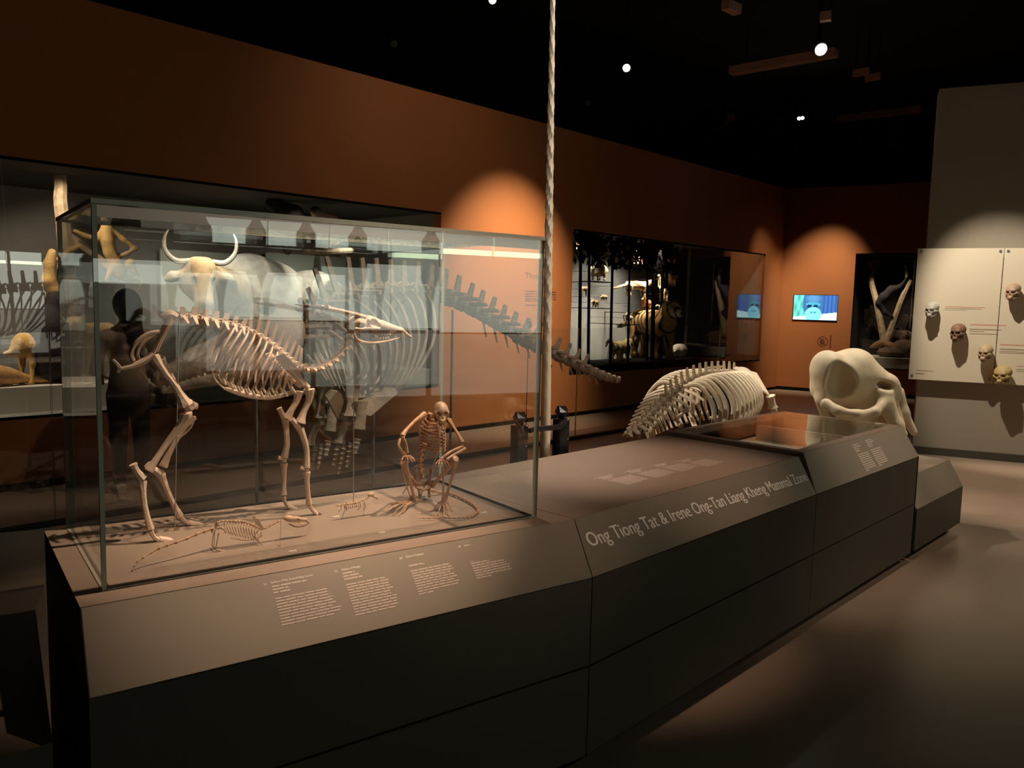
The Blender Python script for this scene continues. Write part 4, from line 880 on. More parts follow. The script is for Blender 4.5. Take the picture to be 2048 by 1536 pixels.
for s in (-1, 1):
    d_ = dp[-1]-dp[-4]; d_ /= np.linalg.norm(d_); sd_ = np.cross(UPZ, d_); sd_ /= np.linalg.norm(sd_)
    q_ = lambda f, sd2, z: dp[-3]+d_*f+sd_*s*sd2+A(0, 0, z)
    part('shoulder_blade', MB().slab([q_(-.14, .10, .05), q_(.06, .06, .07), q_(.16, .20, .03), q_(.14, .32, -.14), q_(.03, .28, -.10), q_(-.10, .22, .0)], A(0, 0, -.014)), CB, sc)
    part('humerus', MB().bone([q_(.13, .33, -.15), q_(.16, .35, -.25)], [.030]*5, 1.4), CB, sc)
    for o in (0, .04): part('forearm_bone', MB().bone([q_(.16+o, .35, -.26), q_(.17+o, .37, -.37)], [.018]*5, 1.3, 7), CB, sc)
    for k in range(4):
        for r_ in range(3): part('finger_bone', MB().bone([q_(.15+k*.025-.02*r_, .37-.03*r_, -.39-.045*r_), q_(.15+k*.025-.02*(r_+1), .37-.03*(r_+1), -.43-.045*r_)], [.010-.002*r_]*5, 1.3, 6), CB, sc)
# skull of the sea cow, beyond the chest
d_ = dp[-1]-dp[-4]; d_ /= np.linalg.norm(d_); h0 = dp[-1]+d_*.14
blob('skull', [('e', h0, (.13, .09, .08), [d_, np.cross(UPZ, d_), np.cross(d_, np.cross(UPZ, d_))]), ('c', h0+d_*.1, h0+d_*.24-A(0, 0, .10), .06, .04)], CB, sc, res=36, k=.5)
for s in (-1, 1):
    c_ = W(1352, 838, 5.75); part('pelvis', MB().bone([c_, W(1362, 852, 5.7) if s < 0 else W(1374, 818, 5.8)], [.014]*5, 1.5, 6), CB, sc)
for (u, v, dd) in ((1401, 820, 5.9), (1433, 836, 6.1), (1466, 825, 6.3)):
    p = W(u, v, dd); part('mount_rod', MB().tube([p, A(p[0], p[1], 0)], .006, 6), MT['steel'], sc, True, 'steel support rod')

# ================================================================ ELEPHANT SKULL
EDP = 5.75
fx = W(1, 0, 1)*0+RT; fz = UP; fy = FW               # right, up and depth of the viewing direction in world axes
ec = W(1725, 785, EDP); s_ = EDP/F_PX
def e_(u, v, o=0.): return W(u, v, EDP+o)
def R3(a): # axes rotated by a degrees in the picture plane
    a = math.radians(a); return [fx*math.cos(a)-fz*math.sin(a), fy, fx*math.sin(a)+fz*math.cos(a)]
es = thing('elephant_skull', A(ec[0], ec[1], .48), 'huge cream elephant skull resting past the far end of the plinth', 'skull')
pr = [('e', e_(1688, 757, .12), (60*s_, .22, 56*s_), R3(10)), ('e', e_(1656, 742, .06), (34*s_, .16, 42*s_), R3(-8)), ('e', e_(1708, 728, .12), (34*s_, .17, 32*s_), R3(25)), ('e', e_(1648, 775, .10), (25*s_, .15, 32*s_), R3(0)),
      ('c', e_(1715, 742, .06), e_(1768, 776, .05), 38*s_, 28*s_), ('e', e_(1738, 795, .12), (44*s_, .17, 38*s_), R3(20)),
      ('c', e_(1780, 765, .0), e_(1790, 790, .06), 15*s_, 14*s_), ('c', e_(1768, 790, -.04), e_(1770, 812, -.04), 17*s_, 14*s_),
      ('c', e_(1772, 808, -.03), e_(1792, 850, -.04), 16*s_, 13*s_), ('c', e_(1792, 850, -.04), e_(1808, 868, -.04), 12*s_, 7*s_),
      ('c', e_(1795, 785, .12), e_(1805, 825, .12), 13*s_, 12*s_), ('c', e_(1805, 825, .12), e_(1827, 864, .12), 11*s_, 7.5*s_), ('c', e_(1785, 815, .05), e_(1800, 850, .05), 13*s_, 10*s_),
      ('c', e_(1645, 800, .05), e_(1652, 838, .10), 15*s_, 8*s_), ('c', e_(1690, 825, .15), e_(1760, 838, .12), 20*s_, 20*s_)]
cut = [('-e', e_(1705, 770, -.27), (36*s_, .30, 62*s_), R3(-5)), ('-e', e_(1684, 782, -.27), (34*s_, .245, 44*s_), R3(-5)), ('-e', e_(1744, 797, -.19), (18*s_, .14, 19*s_), R3(10)), ('-e', e_(1779, 771, -.12), (17*s_, .17, 9*s_), R3(14)),
       ('-c', e_(1790, 794, -.14), e_(1803, 828, -.12), 5*s_, 3*s_), ('-c', e_(1797, 822, -.14), e_(1818, 862, -.10), 4*s_, 3*s_), ('-e', e_(1638, 788, -.12), (13*s_, .09, 7*s_), R3(20)), ('-e', e_(1641, 733, -.14), (4*s_, .05, 2.2*s_), R3(-15)),
      ('c', e_(1652, 808, -.10), e_(1676, 822, -.17), 11*s_, 8*s_), ('c', e_(1676, 822, -.17), e_(1715, 829, -.19), 8*s_, 7.5*s_), ('c', e_(1715, 829, -.19), e_(1750, 824, -.16), 7.5*s_, 8*s_), ('c', e_(1750, 824, -.16), e_(1768, 805, -.08), 8*s_, 10*s_)]
blob('cranium', pr+cut, MT['boneskull'], es, res=110, k=.55)
b = MB(); p = e_(1700, 838, .2); b.tube([p, A(p[0], p[1], .48)], .03, 8); p = e_(1780, 850, .12); b.tube([p, A(p[0], p[1], .48)], .02, 8); part('mount_rod', b, MT['fixture'], es, True, 'dark support rods')
# small pale specimen shape inside the sunk tray
blob('tray_specimen', [('e', A(3.98, 1.84, .745), (.13, .05, .030), None), ('e', A(4.10, 1.86, .735), (.09, .06, .025), None), ('-e', A(4.02, 1.80, .76), (.05, .02, .012), None)], mat('white_specimen', (.85, .80, .72), .4, .1, 20), None, A(4.0, 1.84, .70), res=44, label='rounded white specimen lying in the sunk tray of the plinth', cat='specimen')
b = MB(); b.hexa([A(4.55, 1.72, .70), A(4.60, 1.72, .70), A(4.60, 2.27, .70), A(4.55, 2.27, .70), A(4.562, 1.72, .79), A(4.588, 1.72, .79), A(4.588, 2.27, .79), A(4.562, 2.27, .79)])
solo('tray_divider', b, MT['whitebase'], A(4.57, 2.0, .70), 'pale upright divider inside the sunk tray of the plinth', 'divider', None, False)
# ================================================================ MOUNTED ANIMALS
def cap(a, b_, ra, rb, c): return ('c', a, b_, ra, rb, c)
def beast(name, P, head, L, H, fat, c1, c2=None, c3=None, neck=.25, nup=.3, hr=.16, snout=.5, tail=.6, tr=.05, tcurl=0., ears=.05, stance=0., label='', group=None, res=60, arch=0., stripes=None, rodlen=0., hturn=0., legr=.06, kids=True, cat='animal mount'):
    """four-footed mount; P ground point under the body centre, HEAD heading, L body length, H back height; sizes below are shares of L"""
    c1 = A(*c1); c2 = A(*(c2 if c2 is not None else c1*.6)); c3 = A(*(c3 if c3 is not None else c1*1.3))
    h = np.array(head, float); h[2] = 0; h /= np.linalg.norm(h); s = np.cross(UPZ, h); P = np.array(P, float)
    q = lambda f, sd, z: P+h*f*L+s*sd*L+A(0, 0, z)
    bz = H-fat*L*.5; ch, ru, md = q(.36, 0, bz), q(-.36, 0, bz), q(0, 0, bz+arch*L)
    pr = [cap(ch, md, fat*L*.52, fat*L*.50, c1), cap(md, ru, fat*L*.50, fat*L*.50, c1), cap(q(.25, 0, bz-fat*L*.15), q(-.25, 0, bz-fat*L*.12), fat*L*.36, fat*L*.34, c3)]
    hd = ch+(h*neck+UPZ*nup)*L+s*hturn*L; hh = h*math.cos(hturn*4)+s*math.sin(hturn*4)
    pr += [cap(ch+UPZ*fat*L*.1, hd, fat*L*.36, hr*L*.75, c1), ('e', hd, (hr*L, hr*L*.85, hr*L*.85), [hh, np.cross(UPZ, hh), UPZ], c1), cap(hd+hh*hr*L*.5-UPZ*hr*L*.2, hd+hh*(hr+snout*hr*1.6)*L-UPZ*hr*L*.4, hr*L*.5, hr*L*.3, c3)]
    hs = np.cross(UPZ, hh)
    for sg in (-1, 1):
        pr.append(cap(hd+hs*sg*hr*L*.6+UPZ*hr*L*.5, hd+hs*sg*hr*L*.85+UPZ*(hr*.6+ears)*L, ears*L*.7, ears*L*.4, c2))
        pr.append(('e', hd+hh*hr*L*.72+hs*sg*hr*L*.48+UPZ*hr*L*.18, (hr*L*.14,)*3, None, A(.01, .008, .006)))
        lw = legr*L
        for f, k in ((.34, 1), (-.36, -1)):
            st = stance*k*sg; kn = q(f+st*.5-(.02 if k > 0 else -.05), sg*fat*.32, bz*.52); ft = q(f+st, sg*fat*.30, lw*.55)
            pr += [cap(q(f, sg*fat*.28, bz-fat*L*.1), kn, fat*L*.30, lw*1.1, c1), cap(kn, ft, lw*1.0, lw*.7, c1), cap(ft, ft+h*lw*1.3, lw*.72, lw*.6, c2)]
    if tail > 0:
        a = ru-h*fat*L*.4; n_ = 5; pv = a; 
        for i in range(1, n_+1):
            f = i/n_; nx = a-h*tail*L*f+UPZ*(tcurl*tail*L*math.sin(f*math.pi*.8)-(.25*tail*L*f if tcurl >= 0 else .6*tail*L*f)); nx[2] = max(nx[2], P[2]+tr*L) if rodlen == 0 else nx[2]
            pr.append(cap(pv, nx, tr*L*(1-.3*(f-.2)), tr*L*(1-.3*f), c1 if i < 4 else c2)); pv = nx
    pt = None
    if stripes is not None:
        sc_ = A(*stripes[0])
        def pt(V, C):
            f = ((V-P)@h)/L; z = (V[:, 2]-P[2])/H; w_ = np.sin(f*stripes[1]+np.sin(z*9+f*5)*1.1+z*2); m_ = np.clip((w_-.35)*4, 0, 1)*np.clip((z-.12)*6, 0, 1); return C*(1-m_[:, None])+sc_*m_[:, None]
    if rodlen > 0 or not kids:
        r = thing(name, P, label, cat, group); blob('body', pr, MT['fur'], r, res=res, k=.8, paint=pt)
        part('wall_rod', MB().tube([q(0, 0, bz*.9), q(0, 0, bz*.9)+EY*rodlen], .0028, 5), MT['fixture'], r)
        return r
    return blob(name, pr, MT['fur'], None, P, res=res, k=.8, label=label, cat=cat, group=group, paint=pt)
FG = None
YF = YW+.75           # depth of the forest mounts
def fo(u, v, y=YF): return aty(u, v, y)
CRE, TAN, BRN, DRK, RUS, GRY = (.80, .64, .38), (.62, .40, .18), (.26, .14, .07), (.03, .022, .018), (.50, .17, .06), (.30, .25, .20)
mxx = lambda u0, u1, v, y=YF: fo(u1, v, y)[0]-fo(u0, v, y)[0]
def wallmount(name, u0, u1, v, dirx, H, fat, **k):
    p = fo((u0+u1)/2, v); return beast(name, p, EX*dirx-EY*.25, abs(mxx(u0, u1, v))*k.pop('ls', .62), H, fat, rodlen=YW+1.6-YF-.01, **k)
wallmount('bearcat_mount', 1178, 1216, 560, -1, .24, .62, c1=CRE, c2=BRN, c3=CRE, tail=0, hr=.20, nup=.12, neck=.2, label='fat cream bearcat mount high at the near end of the forest showcase')
wallmount('civet_mount', 1246, 1298, 592, 1, .24, .30, c1=CRE, c2=BRN, c3=CRE, tail=.62, tr=.05, hr=.11, nup=.10, legr=.045, stripes=(BRN, 3), label='cream civet mount with dark back stripe and long tail, walking in mid air')
wallmount('squirrel_mount', 1313, 1328, 574, -1, .17, .36, c1=TAN, c2=CRE, c3=CRE, tail=.9, tcurl=.9, tr=.12, hr=.18, label='small tan squirrel mount under the red roof shadow')
wallmount('marten_mount', 1330, 1358, 572, -1, .16, .24, c1=TAN, c2=BRN, c3=CRE, tail=.6, tcurl=.5, arch=.10, hr=.12, label='arched tan marten mount, uppermost of the right hand column')
wallmount('weasel_mount', 1312, 1343, 603, -1, .17, .22, c1=(.75, .50, .20), c2=BRN, c3=CRE, tail=.4, tcurl=.5, arch=.16, hr=.11, label='golden weasel mount with high arched back, below the marten')
wallmount('giant_squirrel_mount', 1279, 1306, 624, -1, .20, .42, c1=RUS, c2=CRE, c3=CRE, tail=.3, tr=.16, hr=.17, label='rusty giant squirrel mount with cream rump beside a black trunk')
wallmount('skunk_mount', 1316, 1340, 632, 1, .20, .34, c1=(.92, .88, .80), c2=CRE, c3=CRE, tail=.35, tcurl=.4, arch=.18, hr=.14, label='bright white arched badger-like mount on the lowest ledge')
wallmount('slow_loris_mount', 1180, 1202, 614, -1, .10, .30, c1=TAN, c2=BRN, c3=CRE, tail=0, hr=.2, nup=.05, label='small tan loris mount lying along a dark ledge')
wallmount('otter_pup_mount', 1200, 1216, 602, -1, .10, .55, c1=CRE, c2=BRN, c3=CRE, tail=0, hr=.25, nup=.03, label='round cream ball of fur mount above the loris ledge')
wallmount('bird_mount', 1186, 1199, 514, 1, .12, .36, c1=(.75, .70, .35), c2=CRE, c3=CRE, tail=.6, hr=.2, label='tiny yellow perched mount among the black leaves')
wallmount('colugo_mount', 1262, 1290, 528, -1, .16, .45, c1=RUS, c2=CRE, c3=BRN, tail=.5, hr=.18, label='rusty brown mount high between the tree crowns')
wallmount('flying_fox_mount', 1330, 1356, 528, -1, .14, .42, c1=RUS, c2=BRN, c3=TAN, tail=.2, hr=.18, label='dark red mount at the top beside the broad black trunk')
wallmount('red_panda_mount', 1150, 1164, 498, -1, .16, .5, c1=RUS, c2=CRE, c3=CRE, tail=0, hr=.22, label='small reddish mount in the top corner of the forest showcase')
wallmount('mousedeer_mount', 1158, 1178, 592, 1, .14, .4, c1=(.35, .2, .12), c2=BRN, c3=GRY, tail=0, hr=.17, label='dim brown mount half hidden behind the nearest black trunks')
wallmount('bat_mount', 1248, 1268, 646, -1, .12, .4, c1=GRY, c2=DRK, c3=GRY, tail=.2, hr=.2, label='grey shadowy mount left of the tiger, on a black ledge')
for (u0, u1, v, lab) in ((1176, 1219, 561, 'black ledge under the cream bearcat mount'), (1178, 1218, 615, 'black ledge under the loris mount'), (1312, 1344, 633, 'black ledge under the white arched mount'), (1244, 1272, 648, 'black ledge under the grey shadowy mount'), (1277, 1308, 625, 'black ledge under the rusty giant squirrel mount')):
    p, q = fo(u0, v), fo(u1, v); b = MB(); b.box((p[0], YF-.08, p[2]-.018), (q[0], YF+.12, p[2]-.004)); b.box(((p[0]+q[0])/2-.012, YF+.1, p[2]-.016), ((p[0]+q[0])/2+.012, YW+1.595, p[2]-.006)); solo('wall_ledge', b, MT['black'], (p+q)/2, lab, 'ledge', 'black ledges in the forest showcase', False)
# tiger, standing, facing the visitor
tp = aty(1300, 716, YW+.55); tp[2] = W2[2]+.10
beast('tiger_mount', tp, -EY*1.0-EX*.35, .92, .78, .40, (.70, .40, .12), DRK, (.90, .84, .66), neck=.16, nup=.22, hr=.17, snout=.35, tail=.5, tr=.04, ears=.06, legr=.075, stance=.05, stripes=((.02, .015, .01), 52), res=84, label='striped tiger mount standing on the showcase floor, facing the room')
tp = aty(1240, 706, YW+.5); tp[2] = W2[2]+.10
beast('leopard_cat_mount', tp, EX+EY*.2, .50, .30, .34, (.85, .68, .28), BRN, CRE, hr=.16, nup=.10, tail=.5, tcurl=.6, legr=.07, stripes=((.12, .06, .02), 40), label='pale spotted leopard cat mount low in the forest showcase, left of the tiger')
tp = aty(1358, 712, YW+.5); tp[2] = W2[2]+.10
beast('pangolin_mount', tp, -EX-EY*.3, .36, .22, .50, (.72, .68, .58), GRY, CRE, hr=.14, nup=-.02, tail=.5, legr=.08, label='pale hunched pangolin mount on the black base, right of the tiger')
# black tree cut-outs in the forest showcase: trunk and leafy crown each
TG = 'black tree trunks in the forest showcase'
rnd = random.Random(7)
for i, (u0, u1, w_, vt, lab) in enumerate(((1163, 1160, .06, 470, 'black tree cut-out, nearest the left end of the forest showcase'), (1180, 1178, .05, 478, 'thin black tree cut-out in front of the cream bearcat mount'), (1227, 1222, .05, 480, 'thin black tree cut-out between the bearcat and the civet'), (1261, 1257, .04, 486, 'thinnest black tree cut-out, crossing the civet tail'), (1309, 1306, .10, 484, 'broad black tree cut-out rising beside the tiger'), (1328, 1321, .09, 500, 'slanting black tree cut-out crossing the white arched mount'), (1296, 1295, .05, 490, 'thin pale-edged black tree cut-out left of the broad trunk'))):
    y = YW+.14+.025*i; p = aty(u0, vt, y); q = aty(u1, 730, y); q[2] = W2[2]+.10; q[0] = aty(u1, 716, y)[0]
    t_ = thing('tree_cutout', q, lab, 'tree', TG)
    part('trunk', MB().slab([q-EX*w_*.5, q+EX*w_*.5, p+EX*w_*.35, p-EX*w_*.35], EY*.018), MT['black'], t_, False)
    b = MB(); top = W2[3]-.02
    for k in range(105):
        x = q[0]+rnd.gauss(0, .26); z = top-abs(rnd.gauss(0, .26)); yy = max(y+rnd.uniform(-.05, .05), YW+.135)
        if z < 2.03 or x < W2[0]+.12: continue
        a = rnd.uniform(0, math.pi); L = rnd.uniform(.04, .09); w2 = L*.4; dx, dz = math.cos(a), math.sin(a)
        c = A(x, yy, z); b.slab([c-A(dx, 0, dz)*L, c+A(-dz, 0, dx)*w2, c+A(dx, 0, dz)*L, c-A(-dz, 0, dx)*w2], A(0, .004, 0))
    part('crown', b, MT['black'], t_, False, None, 'stuff')
# dark screen that fills the far half of the forest showcase
b = MB(); b.box((aty(1372, 600, YW+.5)[0], YW+.45, W2[2]+.11), (W2[1]-.02, YW+.5, W2[3]-.01)); solo('showcase_screen', b, MT['casedark'], ((W2[1]+11)/2, YW+.5, .7), 'tall black screen closing off the far half of the forest showcase', 'screen', None, False)

# ---- long showcase: cattle, monkeys, cats
YB = YW+.95
hp = aty(402, 560, YW+.55); c = lambda *a: A(*a)
bull = thing('cattle_mount', A(hp[0]+.7, YB, .74), 'pale brown horned cattle mount facing out of the long showcase behind the deer', 'animal mount')
bc, bd, bw = A(.66, .47, .26), A(.42, .30, .17), A(.86, .82, .70)
f_ = A(-.25, -1, -.05); f_ /= np.linalg.norm(f_); r_ = np.cross(f_, UPZ); r_ /= np.linalg.norm(r_); u_ = np.cross(r_, f_)
h_ = lambda f, r, u: hp+f_*f+r_*r+u_*u
hh_ = YB+.15
pr = [cap(h_(0, 0, .08), h_(.14, 0, -.22), .115, .080, bc), cap(h_(.14, 0, -.22), h_(.17, 0, -.33), .075, .07, bw), cap(h_(-.02, -.05, .13), h_(-.02, .05, .13), .085, .085, bc),
      cap(h_(-.1, 0, .0), A(hp[0]+.55, hh_, hp[2]-.16), .19, .28, bc), ('e', A(hp[0]+.95, hh_, hp[2]-.10), (.50, .26, .36), None, bw), ('e', A(hp[0]+.78, hh_, hp[2]+.06), (.34, .18, .25), None, bw), ('e', A(hp[0]+1.55, hh_+.02, hp[2]-.15), (.42, .26, .32), None, bw)]
for s in (-1, 1):
    pr += [cap(h_(-.02, s*.13, .06), h_(-.03, s*.25, .02), .035, .045, bd), cap(h_(-.03, s*.25, .02), h_(-.03, s*.31, -.01), .045, .02, bw), ('e', h_(.125, s*.095, .03), (.02, .02, .02), None, A(.01, .01, .01)), ('e', h_(.235, s*.03, -.32), (.012, .012, .012), None, A(.02, .015, .01))]
for x, y in ((.62, -.12), (.72, .12), (1.62, -.12), (1.70, .12)): pr += [cap(A(hp[0]+x, hh_+y, hp[2]-.30), A(hp[0]+x, hh_+y, .95), .12, .055, bd), cap(A(hp[0]+x, hh_+y, .97), A(hp[0]+x-.02, hh_+y-.03, .80), .05, .055, bw)]
pr += [cap(A(hp[0]+1.93, hh_, hp[2]-.05), A(hp[0]+2.02, hh_, hp[2]-.6), .03, .025, bd)]
blob('body', pr, MT['fur'], bull, res=110, k=.55)
for s in (-1, 1):
    t2 = [h_(0, s*.10, .17), h_(-.01, s*.22, .17), h_(.0, s*.31, .26), h_(.02, s*.315, .38), h_(.04, s*.27, .47)]
    part('horn', MB().tube(t2, [.030, .027, .021, .014, .003], 9, 4), mat('pale_horn', (.62, .58, .50), .4, .2, 20), bull)
# curved white body panel on the wall behind the cattle
# proboscis monkeys on the branch
y0 = YW+.58
def monkey(name, pts, col, light, label, res=56):
    """pts: dict of pixel points with radius in pixels"""
    k = (0.72*hp[0]+.69*y0)/F_PX; pr = []
    for ch in pts:
        for (u, v, r), (u2, v2, r2) in zip(ch[:-1], ch[1:]): pr.append(cap(aty(u, v, y0), aty(u2, v2, y0), r*.0030, r2*.0030, A(*(light if ch[0][2] < 7 else col))))
    loc = aty(pts[0][0][0], pts[0][0][1], y0); return blob(name, pr, MT['fur'], None, loc, res=res, k=.8, label=label, cat='animal mount')
monkey('monkey_mount', [[(213, 452, 15), (214, 480, 19), (220, 505, 17), (232, 530, 20), (240, 545, 18)], [(222, 460, 10), (246, 478, 8), (271, 497, 7)], [(271, 497, 6), (252, 508, 6), (228, 515, 6)], [(206, 462, 9), (192, 478, 8), (170, 472, 6.9), (150, 462, 6)], [(210, 438, 12), (212, 446, 11)], [(240, 540, 12), (262, 525, 11), (270, 545, 8)], [(222, 540, 9), (214, 560, 7)], [(284, 560, 2.5), (278, 580, 2.5), (262, 598, 2.5), (244, 606, 2.5)], [(262, 545, 2.8), (278, 550, 2.6), (284, 560, 2.5)]], (.66, .42, .16), (.52, .40, .26), 'golden long-armed monkey mount sitting on the branch, one elbow bent')
monkey('monkey_mount', [[(104, 505, 11), (98, 530, 15), (98, 560, 17), (108, 578, 16)], [(120, 520, 9), (140, 500, 8), (158, 492, 7)], [(88, 580, 2.6), (96, 605, 2.6), (108, 635, 2.6), (124, 662, 2.4)], [(112, 582, 13), (124, 592, 9)]], (.55, .36, .14), (.66, .58, .30), 'tan monkey mount low on the pale branch with a long straight yellow tail')
b = MB()
def br(pts, r): b.tube([aty(u, v, y0+.12) for u, v in pts], r, 8, 4)
br([(118, 338), (122, 370), (121, 400), (127, 450), (133, 520), (130, 600)], [.045, .05, .055, .06, .07, .08]); br([(124, 352), (132, 344), (131, 338)], [.03, .025, .012]); br([(120, 352), (112, 344), (106, 342)], [.03, .02, .01])
br([(121, 398), (113, 388), (110, 380)], [.02, .014, .007]); br([(125, 425), (134, 416), (136, 410)], [.018, .012, .006]); br([(128, 470), (160, 490), (200, 520), (240, 552), (285, 562)], [.05, .045, .04, .035, .02]); br([(125, 440), (112, 434)], [.014, .006])
x_ = aty(130, 600, y0+.12); b.tube([x_, A(x_[0], x_[1], .74)], [.08, .085], 8)
solo('bleached_branch', b, MT['branch'], A(x_[0], x_[1], .74), 'bleached upright branch with broken tip at the near end of the long showcase', 'branch')
x_ = aty(96, 640, y0)
blob('black_ape_mount', [cap(aty(108, 612, y0), aty(96, 650, y0), .05, .13, A(.012, .010, .010)), cap(aty(96, 650, y0), aty(98, 700, y0), .13, .15, A(.012, .010, .010)), cap(aty(84, 640, y0), aty(68, 690, y0), .05, .05, A(.012, .010, .010)), cap(aty(112, 640, y0), aty(122, 690, y0), .05, .05, A(.012, .010, .010)), ('e', aty(112, 598, y0), (.07, .07, .08), None, A(.012, .010, .010)), cap(aty(98, 700, y0), A(aty(98, 700, y0)[0], y0, .87), .14, .12, A(.012, .010, .010))], MT['fur'], None, A(x_[0], y0, .74), res=44, k=.9, label='black furred ape mount sitting under the tan monkey', cat='animal mount')
gp = aty(86, 770, YW+.62); gp[2] = .74
beast('muntjac_mount', gp, EX*-1-EY*.4, .42, .42, .44, (.62, .38, .10), BRN, CRE, neck=.14, nup=-.1, hr=.14, tail=.15, legr=.05, res=56, label='golden brown small deer mount with lowered head on the white base')
gp = aty(192, 760, YW+.66); gp[2] = .74
beast('golden_cat_mount', gp, -EX*.8-EY*.55, .46, .50, .34, (.72, .50, .22), BRN, CRE, neck=.18, nup=.14, hr=.19, snout=.3, tail=.5, ears=.05, legr=.06, res=60, label='golden cat mount peering left from the white base, behind the standing visitor')
b = MB(); b.tube([A(aty(-60, 780, YW+.35)[0], YW+.50, .80), A(aty(-10, 770, YW+.35)[0], YW+.50, .84), A(aty(25, 760, YW+.38)[0], YW+.52, .82), A(aty(55, 770, YW+.4)[0], YW+.54, .80), A(aty(80, 778, YW+.4)[0], YW+.55, .785), A(aty(114, 776, YW+.4)[0], YW+.55, .775)], [.06, .08, .075, .045, .035, .02], 10, 4)
solo('crocodile_mount', b, mat('tan_hide', (.62, .36, .14), .6, .3, 30, .3, 60), aty(20, 776, YW+.38)*A(1, 1, 0)+A(0, 0, .74), 'long tan tapering hide mount lying along the near white base', 'animal mount')
gp = aty(630, 470, YW+.5)
gp2 = aty(641, 438, YW+.35)
blob('gibbon_mount', [('e', aty(632, 424, YW+.35), (.06, .055, .06), None, A(.02, .015, .012)), cap(aty(640, 436, YW+.35), aty(662, 446, YW+.45), .07, .085, A(.80, .52, .30)), cap(aty(650, 440, YW+.35), aty(640, 470, YW+.4), .035, .03, A(.80, .52, .30)), cap(aty(662, 446, YW+.45), aty(668, 480, YW+.45), .08, .06, A(.80, .52, .30)), cap(aty(664, 475, YW+.4), aty(648, 500, YW+.4), .035, .03, A(.7, .45, .26)), ('e', aty(631, 429, YW+.35)-EY*.05, (.022, .015, .022), None, A(.7, .6, .5))], MT['fur'], None, aty(652, 500, YW+.4), res=52, k=.7, label='buff gibbon mount with black face high in the long showcase', cat='animal mount')
p = aty(652, 504, YW+.4); b = MB(); b.tube([A(p[0]-.25, YW+.42, p[2]-.02), A(p[0], YW+.4, p[2]), A(p[0]+.45, YW+.6, p[2]+.05), A(p[0]+.8, YW+1.85, p[2]+.1)], [.02, .03, .03, .035], 8, 3); solo('perch_branch', b, MT['branch'], p, 'branch carrying the buff gibbon mount in the long showcase', 'branch')
p = aty(560, 415, YW+.6)
blob('dark_ape_mount', [('e', aty(545, 408, YW+.6), (.07, .07, .07), None, A(.012, .01, .01)), cap(aty(556, 414, YW+.6), aty(590, 425, YW+.6), .07, .08, A(.012, .01, .01)), cap(aty(590, 425, YW+.6), aty(630, 455, YW+.62), .06, .03, A(.012, .01, .01)), cap(aty(552, 420, YW+.6), aty(545, 470, YW+.6), .03, .025, A(.012, .01, .01)), cap(aty(575, 425, YW+.6), aty(575, 500, YW+.62), .07, .05, A(.012, .01, .01))], MT['fur'], None, aty(575, 520, YW+.62), res=44, k=.7, label='black ape mount leaning along a branch at the top of the long showcase', cat='animal mount')
# pale curtain-like panels hanging in the long showcase
for i, (u0, u1, z0, z1, m_, lab) in enumerate(((532, 735, 1.30, 2.02, 'light_panel', 'widest pale panel behind the cattle mount'), (322, 470, 1.32, 1.98, 'light_panel', 'pale panel behind the cattle horns'), (748, 850, 1.15, 2.15, 'light_panel', 'pale panel at the far end of the long showcase'))):
    y = YW+1.80; a, c_ = aty(u0, 560, y)[0], aty(u1, 560, y)[0]
    c_ = min(c_, 5.83); b = MB(); b.box((a, y, z0), (c_, y+.03, z1)); solo('back_panel', b, mat('pale_green_panel', (.62, .66, .56), .8, .04, 2), (a, y, z0), lab, 'panel', 'pale panels on the back of the long showcase', False)

# ---- ape showcase on the far wall
def w3(u, v, n=.55): return atp(u, v, CK+CN*n, CN)
b = MB()
for pts, r in (([(1770, 695), (1762, 650), (1752, 600), (1744, 570), (1742, 548), (1748, 538)], [.07, .06, .055, .05, .045, .04]), ([(1748, 540), (1740, 530), (1736, 518), (1733, 509)], [.05, .04, .03, .02]), ([(1748, 542), (1752, 532), (1755, 528)], [.04, .035, .02]), ([(1770, 690), (1786, 650), (1800, 610), (1812, 580), (1822, 560)], [.07, .065, .06, .06, .05]), ([(1812, 580), (1814, 550), (1810, 530)], [.04, .03, .025])):
    b.tube([w3(u, v) for u, v in pts], r, 8, 4)
for o in (0,): b.tube([w3(1768, 700), w3(1775, 712)], [.09, .10], 8)
p = w3(1772, 712); solo('forked_branch', b, MT['branch'], A(p[0], p[1], .69), 'bleached forked branch standing in the ape showcase on the far wall', 'branch')
BK = A(.018, .016, .018)
def ape(name, chains, col, label, res=48, n=.5):
    pr = []
    for ch in chains:
        for (u, v, r), (u2, v2, r2) in zip(ch[:-1], ch[1:]): pr.append(cap(w3(u, v, n), w3(u2, v2, n), r*.0062, r2*.0062, A(*col)))
    return blob(name, pr, MT['fur'], None, w3(*chains[0][0][:2], n), res=res, k=.8, label=label, cat='animal mount')
ape('gibbon_mount', [[(1798, 575, 7), (1784, 580, 13), (1768, 595, 14), (1758, 606, 10)], [(1790, 578, 6), (1804, 570, 5), (1814, 556, 4)], [(1760, 605, 8), (1770, 625, 6), (1785, 634, 4)]], BK, 'black gibbon mount hanging between the forks of the branch')
ape('white_handed_monkey_mount', [[(1755, 522, 8), (1745, 524, 6), (1738, 528, 4)], [(1758, 522, 6), (1752, 535, 4), (1749, 548, 3)]], (.30, .24, .18), 'small grey monkey mount at the top of the forked branch', 40)
ape('sun_bear_mount', [[(1752, 690, 8), (1762, 686, 9), (1780, 692, 11), (1798, 698, 9)], [(1752, 690, 6), (1742, 694, 4)], [(1762, 690, 6), (1760, 703, 5)]], (.30, .15, .06), 'brown crawling mount at the foot of the forked branch', 48)
